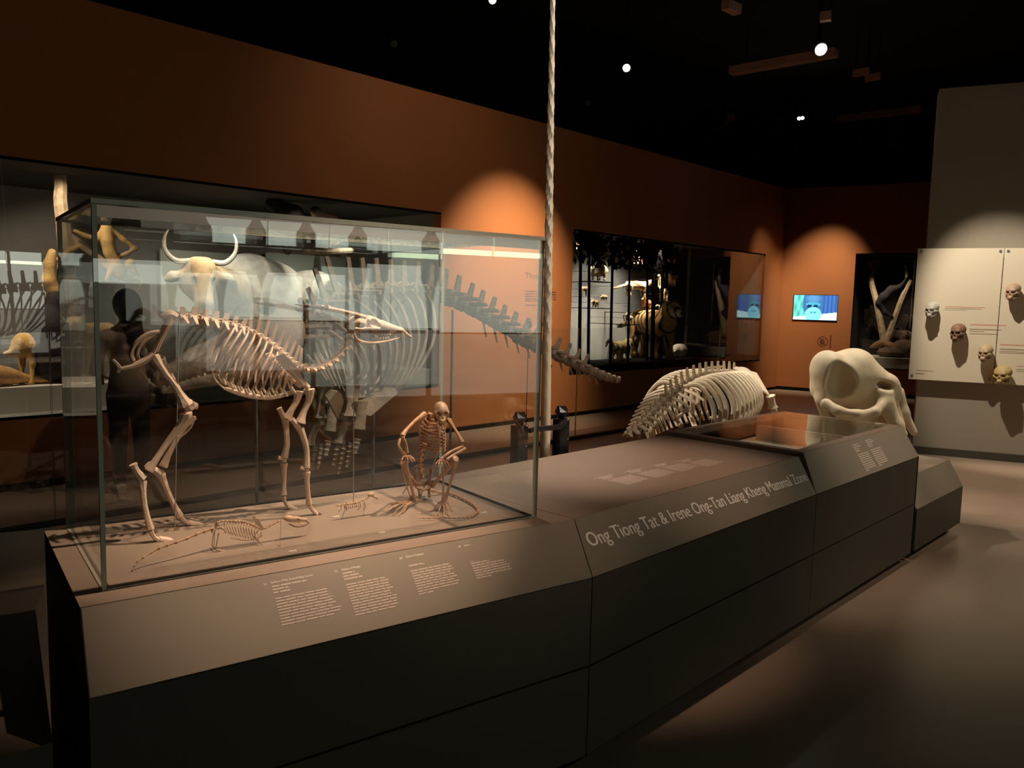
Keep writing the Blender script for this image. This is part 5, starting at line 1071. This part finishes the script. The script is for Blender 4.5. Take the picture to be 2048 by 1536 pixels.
ape('orangutan_mount', [[(1780, 668, 10), (1792, 666, 13), (1806, 670, 12)], [(1806, 672, 10), (1808, 690, 9)], [(1782, 672, 7), (1778, 684, 5)]], (.22, .13, .10), 'dark brown shaggy mount sitting behind the crawling one', 48, .7)
b = MB(); q = [w3(1772, 682, .6), w3(1800, 690, .6)]; b.ball(w3(1788, 704, .6), (.34, .3, .12), 10, 6); b.ball(w3(1808, 700, .6), (.25, .25, .2), 10, 6); solo('rock_base', b, mat('brown_rock', (.16, .10, .06), .9, .4, 6, .6, 12), w3(1790, 712, .6), 'low brown rock under the mounts in the ape showcase', 'rock')

# ================================================================ STANDING VISITOR between barrier and showcase
vy = 6.22; vp = aty(262, 985, vy); vp[2] = 0
vr = thing('person', vp, 'person with long black hair and brown top, back turned, facing the long showcase', 'person')
x0_ = vp[0]; Vz = lambda x, y, z: A(x0_+x, vy+y, z)
SH, TR, SK = A(.60, .42, .33), A(.020, .016, .020), A(.52, .32, .22)
pr = [cap(Vz(0, 0, 1.17), Vz(0, 0, 1.00), .125, .115, SH), cap(Vz(-.13, 0, 1.17), Vz(.13, 0, 1.17), .070, .070, SH), cap(Vz(0, 0, 1.00), Vz(0, 0, .82), .115, .135, SH), cap(Vz(0, 0, 1.20), Vz(0, .01, 1.34), .05, .045, SK), ('e', Vz(0, .02, 1.40), (.075, .09, .105), None, SK),
      cap(Vz(0, 0, .80), Vz(0, 0, .74), .135, .14, TR)]
for s in (-1, 1):
    pr += [cap(Vz(s*.075, 0, .74), Vz(s*.085, -.01, .42), .085, .060, TR), cap(Vz(s*.085, -.01, .42), Vz(s*.08, 0, .10), .060, .045, TR),
           cap(Vz(s*.18, 0, 1.17), Vz(s*.225, .02, .93), .050, .040, SH), cap(Vz(s*.225, .02, .93), Vz(s*.16, .16, .84), .036, .028, SK)]
    hb = Vz(s*.15, .18, .84); pr += [cap(hb, hb+A(-s*.03, .05, .01), .026, .022, SK)]
    for k in range(4): pr += [cap(hb+A(-s*.03, .05, .015-.012*k), hb+A(-s*.06, .085, .0-.012*k), .0085, .007, SK)]
    pr += [cap(hb+A(0, .02, .02), hb+A(-s*.02, .06, .04), .010, .008, SK)]
blob('body', pr, MT['cloth'], vr, res=120, k=.5)
pr = [('e', Vz(0, -.01, 1.425), (.098, .105, .115), None), cap(Vz(0, -.06, 1.38), Vz(.01, -.09, 1.16), .085, .060, 0), cap(Vz(.03, -.085, 1.2), Vz(.05, -.10, 1.02), .05, .015, 0), ('-e', Vz(0, .11, 1.37), (.06, .08, .085), None)]
blob('hair', [p[:5] if p[0] == 'c' else p[:4] for p in pr], MT['hair'], vr, res=60, k=.6)
for s, dx in ((-1, -.03), (1, .02)):
    b = MB(); b.tube([Vz(s*.08+dx*.2, -.07, .035), Vz(s*.08, 0, .045), Vz(s*.085, .10, .035), Vz(s*.09, .17, .025)], [.034, .042, .040, .022], 10, 3, .9); part('shoe', b, MT['whitebase'], vr, True, 'pale low shoe')
b = MB(); b.tube([Vz(-.10, -.02, 1.25), Vz(-.02, -.135, 1.12), Vz(.10, -.14, .98), Vz(.21, -.06, .80)], .009, 6, 4, .5); b.tube([Vz(-.10, .02, 1.25), Vz(.0, .13, 1.1), Vz(.18, .08, .86)], .009, 6, 4, .5)
b.obox(Vz(.27, .0, .74), A(.03, 0, -.01), A(0, .12, 0), A(.01, 0, .10)); solo('shoulder_bag', b, MT['gasket'], Vz(.25, 0, .66), 'black shoulder bag hanging at the visitor side on a diagonal strap', 'bag')
# ================================================================ PRINT, SIGNS, SCREEN
def text_mesh(s, bold=0.0):
    cu = bpy.data.curves.new('lettering', 'FONT'); cu.body = s; cu.size = 1.0; cu.resolution_u = 3
    o = bpy.data.objects.new('lettering', cu); COL.objects.link(o); dg = bpy.context.evaluated_depsgraph_get(); dg.update()
    me = bpy.data.meshes.new_from_object(o.evaluated_get(dg)); bpy.data.objects.remove(o); bpy.data.curves.remove(cu); return me
def text(name, s, parent, o_, ux, uy, width, height, m, bold=0.0, lift=.0008, cap=.73):
    """lettering whose baseline starts at o_, spread over WIDTH metres with capitals HEIGHT tall"""
    me = text_mesh(s, bold); n = len(me.vertices); co = np.empty(n*3); me.vertices.foreach_get('co', co); co = co.reshape(-1, 3)
    x0, x1 = co[:, 0].min(), co[:, 0].max(); ux = np.array(ux)/np.linalg.norm(ux); uy = np.array(uy)/np.linalg.norm(uy); nn = np.cross(ux, uy)
    P = np.array(o_)+np.outer((co[:, 0]-x0)/(x1-x0)*width, ux)+np.outer(co[:, 1]/cap*height, uy)+nn*lift-root_off(parent)
    if bold > 0:
        F_ = [tuple(p.vertices) for p in me.polygons]; me = bpy.data.meshes.new(name); sx = (-bold, 0, bold)
        me.from_pydata(sum([(P+ux*d_*height/cap+nn*.0002*k).tolist() for k, d_ in enumerate(sx)], []), [], [tuple(i+n*k for i in f) for k in range(3) for f in F_]); P = np.concatenate([P+ux*d_*height/cap+nn*.0002*k for k, d_ in enumerate(sx)])
    me.vertices.foreach_set('co', P.ravel()); me.materials.clear(); me.materials.append(m); me.update(); me.name = name
    return put(name, me, parent)
rn = random.Random(3)
def bars(mb, o_, ux, uy, widths, pitch, h, lift=.0007):
    ux = np.array(ux)/np.linalg.norm(ux); uy = np.array(uy)/np.linalg.norm(uy); nn = np.cross(ux, uy)
    for i, wd in enumerate(widths):
        x = 0
        while x < wd-.001:
            w_ = min(rn.uniform(.012, .034)*(pitch/.0075), wd-x); p = o_+ux*x-uy*pitch*i+nn*lift
            mb.add([p, p+ux*w_, p+ux*w_+uy*h, p+uy*h], [(0, 1, 2, 3)]); x += w_+.0026*(pitch/.0075)
def fasc_pt(u, v, p0, ux, uy):
    n = np.cross(ux, uy); return atp(u, v, p0, n/np.linalg.norm(n))
# headline on the second fascia
U2 = toward(j_b, e2b); V2 = toward(j_b, j_t); V2 = V2-U2*np.dot(V2, U2); V2 /= np.linalg.norm(V2)
o1 = fasc_pt(1181, 1094, j_b, U2, V2); o2 = fasc_pt(1617, 961, j_b, U2, V2); dirh = toward(o1, o2); print('DIR', o1, o2, U2, dirh)
hl = text('lettering', 'Ong Tiong Tat & Irene Ong-Tan Liang Kheng Mammal Zone', PL, o1, dirh, V2, np.linalg.norm(o2-o1), .052, MT['print'], .020, .0016)
def split_words(o, ux, gap):      # one object per printed word
    me = o.data; V = np.array([v.co for v in me.vertices]); x = V@ux; od = np.argsort(x); xs_ = x[od]; cutx = [(xs_[i]+xs_[i+1])/2 for i in range(len(xs_)-1) if xs_[i+1]-xs_[i] > gap]
    wid = np.searchsorted(cutx, x); F_ = [tuple(p.vertices) for p in me.polygons]
    for k in range(len(cutx)+1):
        keep = [f for f in F_ if wid[f[0]] == k]; ids = sorted({i for f in keep for i in f}); mp = {j: i for i, j in enumerate(ids)}
        m2 = bpy.data.meshes.new('printed_word'); m2.from_pydata([tuple(V[i]) for i in ids], [], [tuple(mp[i] for i in f) for f in keep]); m2.materials.append(MT['print']); put('printed_word', m2, o.parent)
    bpy.data.objects.remove(o)
split_words(hl, dirh, .010)
# four captions on the first fascia
U1 = toward(a_b, j_b); V1 = toward(a_b, a_t); V1 = V1-U1*np.dot(V1, U1); V1 /= np.linalg.norm(V1)
for (u0, v0, u1, v1, num, ttl, sub, body) in (
    (542, 1168, 625, 1152, '31', 'Skeleton of Pink-cheeked Flying Squirrel', (.83, .38, .40), (.93, .95, .96, 1.0, .97, 1.02, .94, 1.08, 1.06, .92)),
    (683, 1142, 721, 1134, '32', 'Skeleton of Muntjac', (.62, .80, .95), (2.05, 2.2, 2.2, 2.2, 2.3, 2.1, 2.1, 2.35, 2.3, 2.25, 2.3, 2.1)),
    (812, 1116, 847, 1109, '33', 'Skeleton of Treeshrew', (1.7, 1.1, .9), (2.2, 2.3, 2.35, 2.1, 2.3, 2.4, 2.15, 2.4, 2.3, .8)),
    (928, 1093, 966, 1086, '34', 'Skeleton of Leaf Monkey', (.45, .75, .72), (1.75, 1.72, 1.8, 1.8, 1.75, 1.9, 1.85, 1.9, .75))):
    p = fasc_pt(u0, v0, a_b, U1, V1); q_ = fasc_pt(u1, v1, a_b, U1, V1); wd = np.linalg.norm(q_-p); ux = U1
    text('caption_title', ttl, PL, p, ux, V1, wd, .0062, MT['print'], .02); text('caption_number', num, PL, p-ux*.020-V1*.001, ux, V1, .0085, .0062, MT['print'], .03)
    b = MB(); w1 = wd if wd > .085 else wd
    bars(b, p-V1*.0098, ux, V1, [wd*s for s in sub], .0085, .0036)
    bars(b, p-V1*.0098-V1*.0085*(len(sub)+.9), ux, V1, [wd*s*(1.35 if wd > .095 else 1.0) for s in body], .0078, .0032)
    part('caption_text', b, MT['printdim'], PL, False)
# captions lying on the second top panel and on the third fascia
UF = EX; VF = EY
for (pa, pb, pc) in (((1189, 958), (1230, 950), (1275, 957)), ((1248, 945), (1277, 940), (1331, 945)), ((1300, 933), (1334, 926), (1378, 933)), ((1352, 924), (1380, 920), (1416, 923))):
    a = atz(*pa, PT); w_ = .10; b = MB()
    bars(b, a, UF, VF, [.012], .01, .007); bars(b, a+UF*.02, UF, VF, [.12, .085, .07, .07], .011, .006); bars(b, a+UF*.02-VF*.055, UF, VF, [.16]*9+[.10], .0105, .0055)
    part('caption_text', b, MT['printdim'], PL, False)
U3 = EX; V3 = toward(e3b, A(5.09, 1.604, .82))
for (u, v) in ((1705, 892), (1731, 883)):
    a = fasc_pt(u, v, e3b, U3, V3); b = MB(); bars(b, a, U3, V3, [.085, .10, .06, .06], .012, .006); bars(b, a-V3*.056, U3, V3, [.15]*8+[.05], .0115, .0058); part('caption_text', b, MT['printdim'], PL, False)
# tiny number tags on the case floor
for i, (u, v, lab) in enumerate(((587, 1102, 'by the squirrel skeleton'), (765, 1065, 'in front of the shrew skeleton'), (674, 1033, 'right of the deer front hoof'), (969, 1025, 'beside the monkey tail'))):
    a = atz(u, v, PT+.0008); b = MB(); bars(b, a-BD*.012, BD, BN, [.022], .01, .006, .0006); bars(b, a-BD*.009-BN*.010, BD, BN, [.016], .01, .003, .0006)
    solo('number_tag', b, MT['print'], a, 'tiny white number tag on the case floor '+lab, 'tag', 'number tags on the case floor', False)
# info print and round badges on the orange wall
r_ = thing('wall_text', aty(1085, 590, YW), 'brown printed text block on the orange wall behind the tusk', 'wall text')
yw = YW-.0015; a = aty(1050, 556, yw)
text('heading', 'Through', r_, A(a[0], yw, a[2]), EX, UPZ, .42, .075, MT['inkw'], .0, .001)
b = MB()
for k, v in enumerate((583, 588, 593, 598, 602, 611)):
    a = aty(1050, v, yw); bars(b, A(a[0], yw, a[2]), EX, UPZ, [aty(1112 if k < 4 else 1090, v, yw)[0]-a[0]], .05, .012, .001)
part('text_lines', b, MT['inkw'], r_, False)
for (u, lab) in ((1058, 'dark blue round badge with white paw shape beside the tusk, left one'), (1079, 'blue round badge partly behind the glass case corner, right one')):
    c = aty(u, 650, 5.3); bt = thing('badge_sign', A(c[0], 5.3, 0), lab, 'badge sign', 'round badge signs on stems')
    part('disc', MB().disc(c, -EY, .036, .008, 24), mat('navy_enamel', (.03, .035, .10), .3), bt, False)
    b = MB()
    for dx, dz, r in ((0, -.010, .012), (-.014, .008, .006), (-.005, .016, .006), (.006, .016, .006), (.015, .008, .006)): b.disc(c+A(dx, -.0082, dz), -EY, r, .001, 10)
    part('paw_mark', b, MT['print'], bt, False); part('stem', MB().tube([c+A(0, .004, -.03), A(c[0], 5.304, 0)], .004, 6), MT['fixture'], bt)
# screen on the far wall
def wc(u, v, n=0.): return atp(u, v, CK+CN*n, CN)
s_tl, s_br = wc(1589, 591), wc(1673, 641); zt, zb = s_tl[2]+.01, s_br[2]; sa = (s_tl-CK)@CD; sb = (s_br-CK)@CD
scn = thing('video_screen', CK+CD*(sa+sb)/2+A(0, 0, zb), 'bright bluish video screen showing an ape face on the far orange wall', 'screen')
b = MB(); p = CK+CD*(sa-.012)-CN*.016; q = CK+CD*(sb+.012)-CN*.016; b.slab([p+A(0, 0, zb-.012), q+A(0, 0, zb-.012), q+A(0, 0, zt+.012), p+A(0, 0, zt+.012)], CN*.015); part('frame', b, MT['fixture'], scn, False)
NX, NY = 72, 40; vs = []; colv = []
for j in range(NY+1):
    for i in range(NX+1):
        x, y = i/NX, 1-j/NY; vs.append(CK+CD*(sa+(sb-sa)*x)-CN*.017+A(0, 0, zb+(zt-zb)*(1-y)))
        g = lambda cx, cy, rx, ry: max(0, 1-((x-cx)/rx)**2-((y-cy)/ry)**2)
        c = np.array([.05, .22, .42]) if x > .6 else np.array([.10, .52, .50])
        c = c*(.8+.3*math.sin(x*40)*math.sin(y*9+x*6))
        if x > .62: c = np.array([.03, .10, .34])*(1+.6*math.sin(x*70)*.5)
        if g(.45, .32, .24, .62) > 0: c = np.array([.03, .12, .30])+np.array([.04, .10, .14])*g(.45, .12, .2, .25)
        if g(.45, .38, .17, .10) > 0: c = np.array([.05, .30, .45])
        if g(.37, .45, .055, .07) > 0 or g(.51, .45, .055, .07) > 0: c = np.array([.005, .02, .07])
        if g(.46, .78, .19, .30) > 0: c = np.array([.16, .62, .80])*(1-.25*(g(.46, .72, .05, .05) > 0))
        if abs(x-.42) < .02 and abs(y-.70) < .03 or abs(x-.50) < .02 and abs(y-.70) < .03: c = np.array([.03, .2, .3])
        if y > .80+.10*(1-x)-.12*x: c = np.array([.50, .82, .95]) if not g(.46, .78, .19, .30) > 0 else c
        colv.append((*np.clip(c, 0, 1), 1))
me = bpy.data.meshes.new('picture'); off = root_off(scn); me.from_pydata([tuple(v-off) for v in vs], [], [(j*(NX+1)+i, (j+1)*(NX+1)+i, (j+1)*(NX+1)+i+1, j*(NX+1)+i+1) for j in range(NY) for i in range(NX)])
at = me.color_attributes.new('Col', 'FLOAT_COLOR', 'POINT'); at.data.foreach_set('color', np.array(colv).ravel()); me.materials.append(mat('screen_picture', (1, 1, 1), .4, attr=True, emit=1.35)); put('picture', me, scn)
# no-touching sign
c = wc(1645, 683, -.002); sg = thing('no_touching_sign', c, 'round brown no-touching sign with a hand, below the video screen', 'sign')
b = MB(); n = 32; R1, R2 = .095, .082; u_, v_ = CD, UPZ
vs = [c+(u_*math.cos(2*math.pi*k/n)+v_*math.sin(2*math.pi*k/n))*r for r in (R2, R1) for k in range(n)]; b.add(vs, [(k, n+k, n+(k+1) % n, (k+1) % n) for k in range(n)]); part('ring', b, MT['inkw'], sg, False)
b = MB(); P2 = lambda x, z: c+u_*x+v_*z-CN*.001
b.add([P2(-.035, -.055), P2(.03, -.055), P2(.038, 0), P2(-.035, 0)], [(0, 1, 2, 3)])
for k, (x, h) in enumerate(((-.033, .045), (-.015, .058), (.003, .055), (.021, .042))): b.add([P2(x, 0), P2(x+.013, 0), P2(x+.013, h), P2(x, h)], [(0, 1, 2, 3)])
b.add([P2(-.035, -.03), P2(-.062, .005), P2(-.052, .014), P2(-.035, -.005)], [(0, 1, 2, 3)]); part('hand_mark', b, MT['inkw'], sg, False)
b = MB(); b.add([P2(-.065, .055), P2(-.055, .065), P2(.065, -.055), P2(.055, -.065)], [(0, 1, 2, 3)]); part('slash', b, MT['inkw'], sg, False)
c = wc(1661, 682, -.003); b = MB(); b.slab([c-CD*.012-UPZ*.12, c+CD*.012-UPZ*.12, c+CD*.012+UPZ*.11, c-CD*.012+UPZ*.11], -CN*.004); solo('wall_strip', b, MT['inkw'], c, 'short dark vertical strip on the orange wall right of the no-touching sign', 'strip', None, False)

# ================================================================ SKULL BOARD on the partition
def wp_(u, v, n=0.): return atp(u, v, PP+PN*n, PN)
bt_ = wp_(1835, 497, .10); bb_ = wp_(1818, 758, .10); zt, zb = bt_[2], bb_[2]; ba = ((bt_+bb_)/2-PP)@PD; bm = (wp_(1997, 640, .10)-PP)@PD
print('board', zt, zb, ba, bm)
BDG = 'cream boards on the partition'
def bp(s, z, n=.10): return PP+PD*s+PN*n+A(0, 0, z)
b1 = thing('skull_board', bp((ba+bm)/2, zb), 'left cream board on the grey partition, with two labels and three skulls', 'board', BDG)
b2 = thing('skull_board', bp(bm+1, zb), 'right cream board on the grey partition, cut by the picture edge', 'board', BDG)
for B_, s0, s1 in ((b1, ba, bm-.004), (b2, bm+.004, bm+2.2)):
    part('panel', MB().slab([bp(s0, zb), bp(s1, zb), bp(s1, zt), bp(s0, zt)], -PN*.03), MT['board'], B_, False)
    part('backing', MB().slab([bp(s0+.05, zb+.05, .07), bp(s1-.05, zb+.05, .07), bp(s1-.05, zt-.05, .07), bp(s0+.05, zt-.05, .07)], -PN*.068), MT['fixture'], B_, False)
    for s, z in ((s0+.03, zt-.03), (s1-.03, zt-.03), (s0+.03, zb+.04), (s1-.03, zb+.04)): part('screw', MB().disc(bp(s, z), PN, .013, .006, 14), MT['steel'], B_, False)
def label_lines(B_, u, v, spec):
    q0 = wp_(u, v, .10); s0 = (q0-PP)@PD; z = q0[2]
    for dz, w_, h, m_ in spec: b = MB(); b.slab([bp(s0, z-dz, .1005), bp(s0+w_, z-dz, .1005), bp(s0+w_, z-dz+h, .1005), bp(s0, z-dz+h, .1005)], PN*.0005); part('printed_line', b, MT[m_], B_, False)
label_lines(b1, 1890, 614, ((0, .36, .006, 'inkr'), (.016, .33, .004, 'inkd'), (.030, .20, .003, 'inkd')))
label_lines(b1, 1940, 650, ((0, .32, .010, 'inkr'), (.045, .28, .006, 'inkd'), (.065, .13, .005, 'inkd'), (.09, .25, .005, 'inkd')))
label_lines(b2, 2000, 690, ((0, .6, .010, 'inkr'), (.045, .35, .007, 'inkd'), (.065, .25, .004, 'inkd'), (.08, .22, .004, 'inkd')))
label_lines(b2, 2033, 733, ((0, .4, .008, 'inkr'), (.03, .3, .005, 'inkd'), (.05, .25, .004, 'inkd')))
label_lines(b1, 1832, 741, ((0, .16, .004, 'inkd'), (.035, .08, .008, 'inkd')))
def skullcast(u, v, r, col, lab, n=.19, wide=1.0):
    c = wp_(u, v, n); s = thing('skull_cast', c, lab, 'skull', 'skull casts on the cream boards')
    f = -PD*.45+PN*.87-A(0, 0, .15); f /= np.linalg.norm(f); sd = np.cross(UPZ, f); sd /= np.linalg.norm(sd); up = np.cross(f, sd); Q = lambda a, b__, d: c+f*a*r+sd*b__*r+up*d*r
    C_ = A(*col)*.72; D_ = A(*col)*.42
    pr = [('e', Q(-.15, 0, .25), (r*.95, r*.74*wide, r*.70), [f, sd, up], C_), ('e', Q(.45, 0, -.15), (r*.42, r*.62*wide, r*.42), [f, sd, up], C_), cap(Q(.62, -.32*wide, .20), Q(.62, .32*wide, .20), r*.20, r*.20, C_), cap(Q(.50, 0, -.40), Q(.72, 0, -.62), r*.40, r*.28, C_),
          cap(Q(.30, .5*wide, -.65), Q(.68, .12, -.88), r*.14, r*.16, D_), cap(Q(.30, -.5*wide, -.65), Q(.68, -.12, -.88), r*.14, r*.16, D_), cap(Q(.25, .55*wide, -.2), Q(.30, .5*wide, -.65), r*.13, r*.14, D_), cap(Q(.25, -.55*wide, -.2), Q(.30, -.5*wide, -.65), r*.13, r*.14, D_),
          cap(Q(.5, .58*wide, -.15), Q(.0, .68*wide, -.2), r*.10, r*.09, C_), cap(Q(.5, -.58*wide, -.15), Q(.0, -.68*wide, -.2), r*.10, r*.09, C_)]
    for g_ in (-1, 1): pr.append(('-e', Q(.82, g_*.30*wide, -.02), (r*.36, r*.20*wide, r*.16), [f, sd, up]))
    pr.append(('-e', Q(.95, 0, -.32), (r*.22, r*.10, r*.15), [f, sd, up]))
    blob('skull', pr, MT['skin'], s, res=60, k=.45)
    part('wall_pin', MB().tube([Q(-.5, 0, 0), wp_(u, v, .10)+(Q(-.5, 0, 0)-c)-PN*np.dot(Q(-.5, 0, 0)-c, PN)], .005, 6), MT['steel'], s)
skullcast(1864, 619, .082, (.62, .56, .44), 'grey-white skull cast, leftmost on the left cream board')
skullcast(1916, 664, .090, (.30, .15, .08), 'dark brown skull cast in the middle of the left cream board')
skullcast(1971, 705, .084, (.66, .46, .24), 'ochre skull cast near the seam, low on the left board')
skullcast(2005, 749, .092, (.62, .44, .16), 'yellowish broad skull cast below the ochre one', .20, 1.2)
skullcast(2026, 583, .085, (.58, .36, .22), 'pinkish tan skull cast high on the right board')

# ================================================================ CEILING FITTINGS
ZC = 4.75
def ceil_bar(u0, v0, u1, v1, w_, m_, lab, z=ZC):
    p, q = atz(u0, v0, z), atz(u1, v1, z); d = toward(p, q); s = np.cross(UPZ, d)*w_*.5
    c = thing('ceiling_beam', (p+q)/2, lab, 'beam', 'brown beams under the black ceiling'); part('beam', MB().slab([p-s, q-s, q+s, p+s], A(0, 0, .10)), m_, c, False)
    for f in (.15, .85): part('hanger', MB().tube([p*(1-f)+q*f+A(0, 0, .1), (p*(1-f)+q*f)*A(1, 1, 0)+A(0, 0, 5.4)], .01, 5), MT['black'], c)
ceil_bar(1462, 150, 1672, 113, .16, MT['beam'], 'brown ceiling beam beside the bright round spotlight'); ceil_bar(1675, 244, 1842, 224, .16, MT['beam'], 'brown ceiling beam running towards the grey partition', 4.9)
ceil_bar(1410, 278, 1462, 240, .14, MT['beam'], 'short dim ceiling beam left of the twin lights', 4.9)
ceil_bar(1450, 18, 1475, 30, .10, MT['beam'], 'tiny brown ceiling plate near the top edge'); ceil_bar(1640, 44, 1662, 41, .08, MT['beam'], 'tiny brown ceiling plate above the round spotlight')
ceil_bar(1705, 155, 1738, 149, .03, MT['beam'], 'thin brown ceiling strip, nearer of two'); ceil_bar(1730, 165, 1760, 159, .03, MT['beam'], 'thin brown ceiling strip, farther of two')
def fitting(u, v, r, lab, lit=True, z=4.5, tgt=(4, 2, 1)):
    p = atz(u, v, z); d = toward(p, A(*tgt)); t_ = thing('spotlight', p, lab, 'spotlight', 'track spotlights under the ceiling')
    part('housing', MB().tube([p-d*.20, p-d*.19, p-d*.01, p], [r*.6, r, r*1.15, r*1.05], 14), MT['fixture'], t_)
    if lit: part('lens', MB().disc(p+d*.001, d, r*.85, .004, 20), MT['lamp'], t_, False, 'glowing lens')
    part('stem', MB().tube([p-d*.12, (p-d*.12)*A(1, 1, 0)+A(0, 0, 5.4)], .012, 6), MT['black'], t_)
fitting(1642, 99, .075, 'large glowing round spotlight beside the long brown beam', tgt=(4, -1, 0)); fitting(1253, 136, .052, 'glowing spotlight alone in the dark above the forest showcase', tgt=(3.0, 1.2, 0.5))
fitting(1598, 237, .030, 'left one of two tiny glowing spotlights', z=4.7, tgt=(2, 0, 1)); fitting(1605, 236, .030, 'right one of two tiny glowing spotlights', z=4.7, tgt=(2, 0, 1))
fitting(985, 0, .04, 'glowing spotlight cut by the top edge, left of the tusk', tgt=(.5, -.5, 1)); fitting(788, 88, .04, 'unlit dark spotlight above the left showcase', False); fitting(1176, 206, .04, 'unlit dark spotlight right of the tusk', False); fitting(1785, 290, .05, 'unlit dark spotlight near the grey partition', False)

# ================================================================ LIT DISPLAY WALL OPPOSITE (behind the visitor; seen mirrored in the glass case)
nG = -BN; 
def mirror(p):            # mirror image of a point in the front pane of the case
    return np.array(p)-2*np.dot(np.array(p)-CO, BN)*BN
def hit(u, v, y=-4.6):    # where a mirrored view ray meets the opposite wall
    p = atp(u, v, CO, BN); d = ray(u, v); d = d-2*np.dot(d, BN)*BN; return p+d*((y-p[1])/d[1])
if True:
    a, c_ = hit(405, 470), hit(1083, 470); zt_, zb_ = hit(740, 455)[2], hit(740, 500)[2]; print('mirror wall', a, c_, zt_, zb_, hit(740, 700), hit(240, 600))
    lb = thing('lit_wall_display', (6, -4.6, 2), 'long backlit pale display band on the wall opposite, mirrored in the glass case', 'display')
    X0, X1 = min(a[0], c_[0]), max(a[0], c_[0]); n_ = 6
    for i in range(n_):
        xa, xb = X0+(X1-X0)*i/n_, X0+(X1-X0)*(i+1)/n_
        part('light_panel', MB().box((xa+.01, -4.62, zb_), (xb-.01, -4.58, zt_)), MT['light'], lb, False)
    for i, (ua, ub, va, vb, mm) in enumerate(((150, 395, 520, 566, 'light2'), (300, 395, 569, 650, 'light3'), (400, 690, 545, 640, 'light2'), (700, 880, 530, 660, 'light2'), (885, 1083, 502, 665, 'light2'), (400, 690, 643, 740, 'light3'), (695, 1083, 668, 790, 'light3'))):  # faintest panels are an added row, softening the haze edge in the pane
        h1, h2, h3, h4 = hit(ua, 560), hit(ub, 560), hit((ua+ub)/2, va), hit((ua+ub)/2, vb)
        part('light_panel', MB().box((h1[0], -4.62, h4[2]), (h2[0], -4.58, h3[2])), MT[mm], lb, False)
    for i, (u, lab) in enumerate(((400, 'near the left end'), (507, 'second from the left end'), (605, 'in the middle'), (707, 'right of the middle'), (850, 'near the right end'))):
        h_1 = hit(u, 470); t_ = thing('specimen_stand', A(h_1[0], -4.4, 0), 'dark stand before the lit display mirrored in the case glass, '+lab, 'specimen stand', 'dark stands before the backlit band')
        b = MB(); hz = (zt_-zb_); b.tube([(h_1[0], -4.4, 0), (h_1[0], -4.4, zb_-.6), (h_1[0], -4.4, zb_-.3), (h_1[0], -4.4, zb_+.45*hz), (h_1[0], -4.4, zb_+.62*hz), (h_1[0], -4.4, zb_+.95*hz)], [.03, .03, .10, .10, .075, .035], 12, 2); part('silhouette', b, MT['black'], t_)
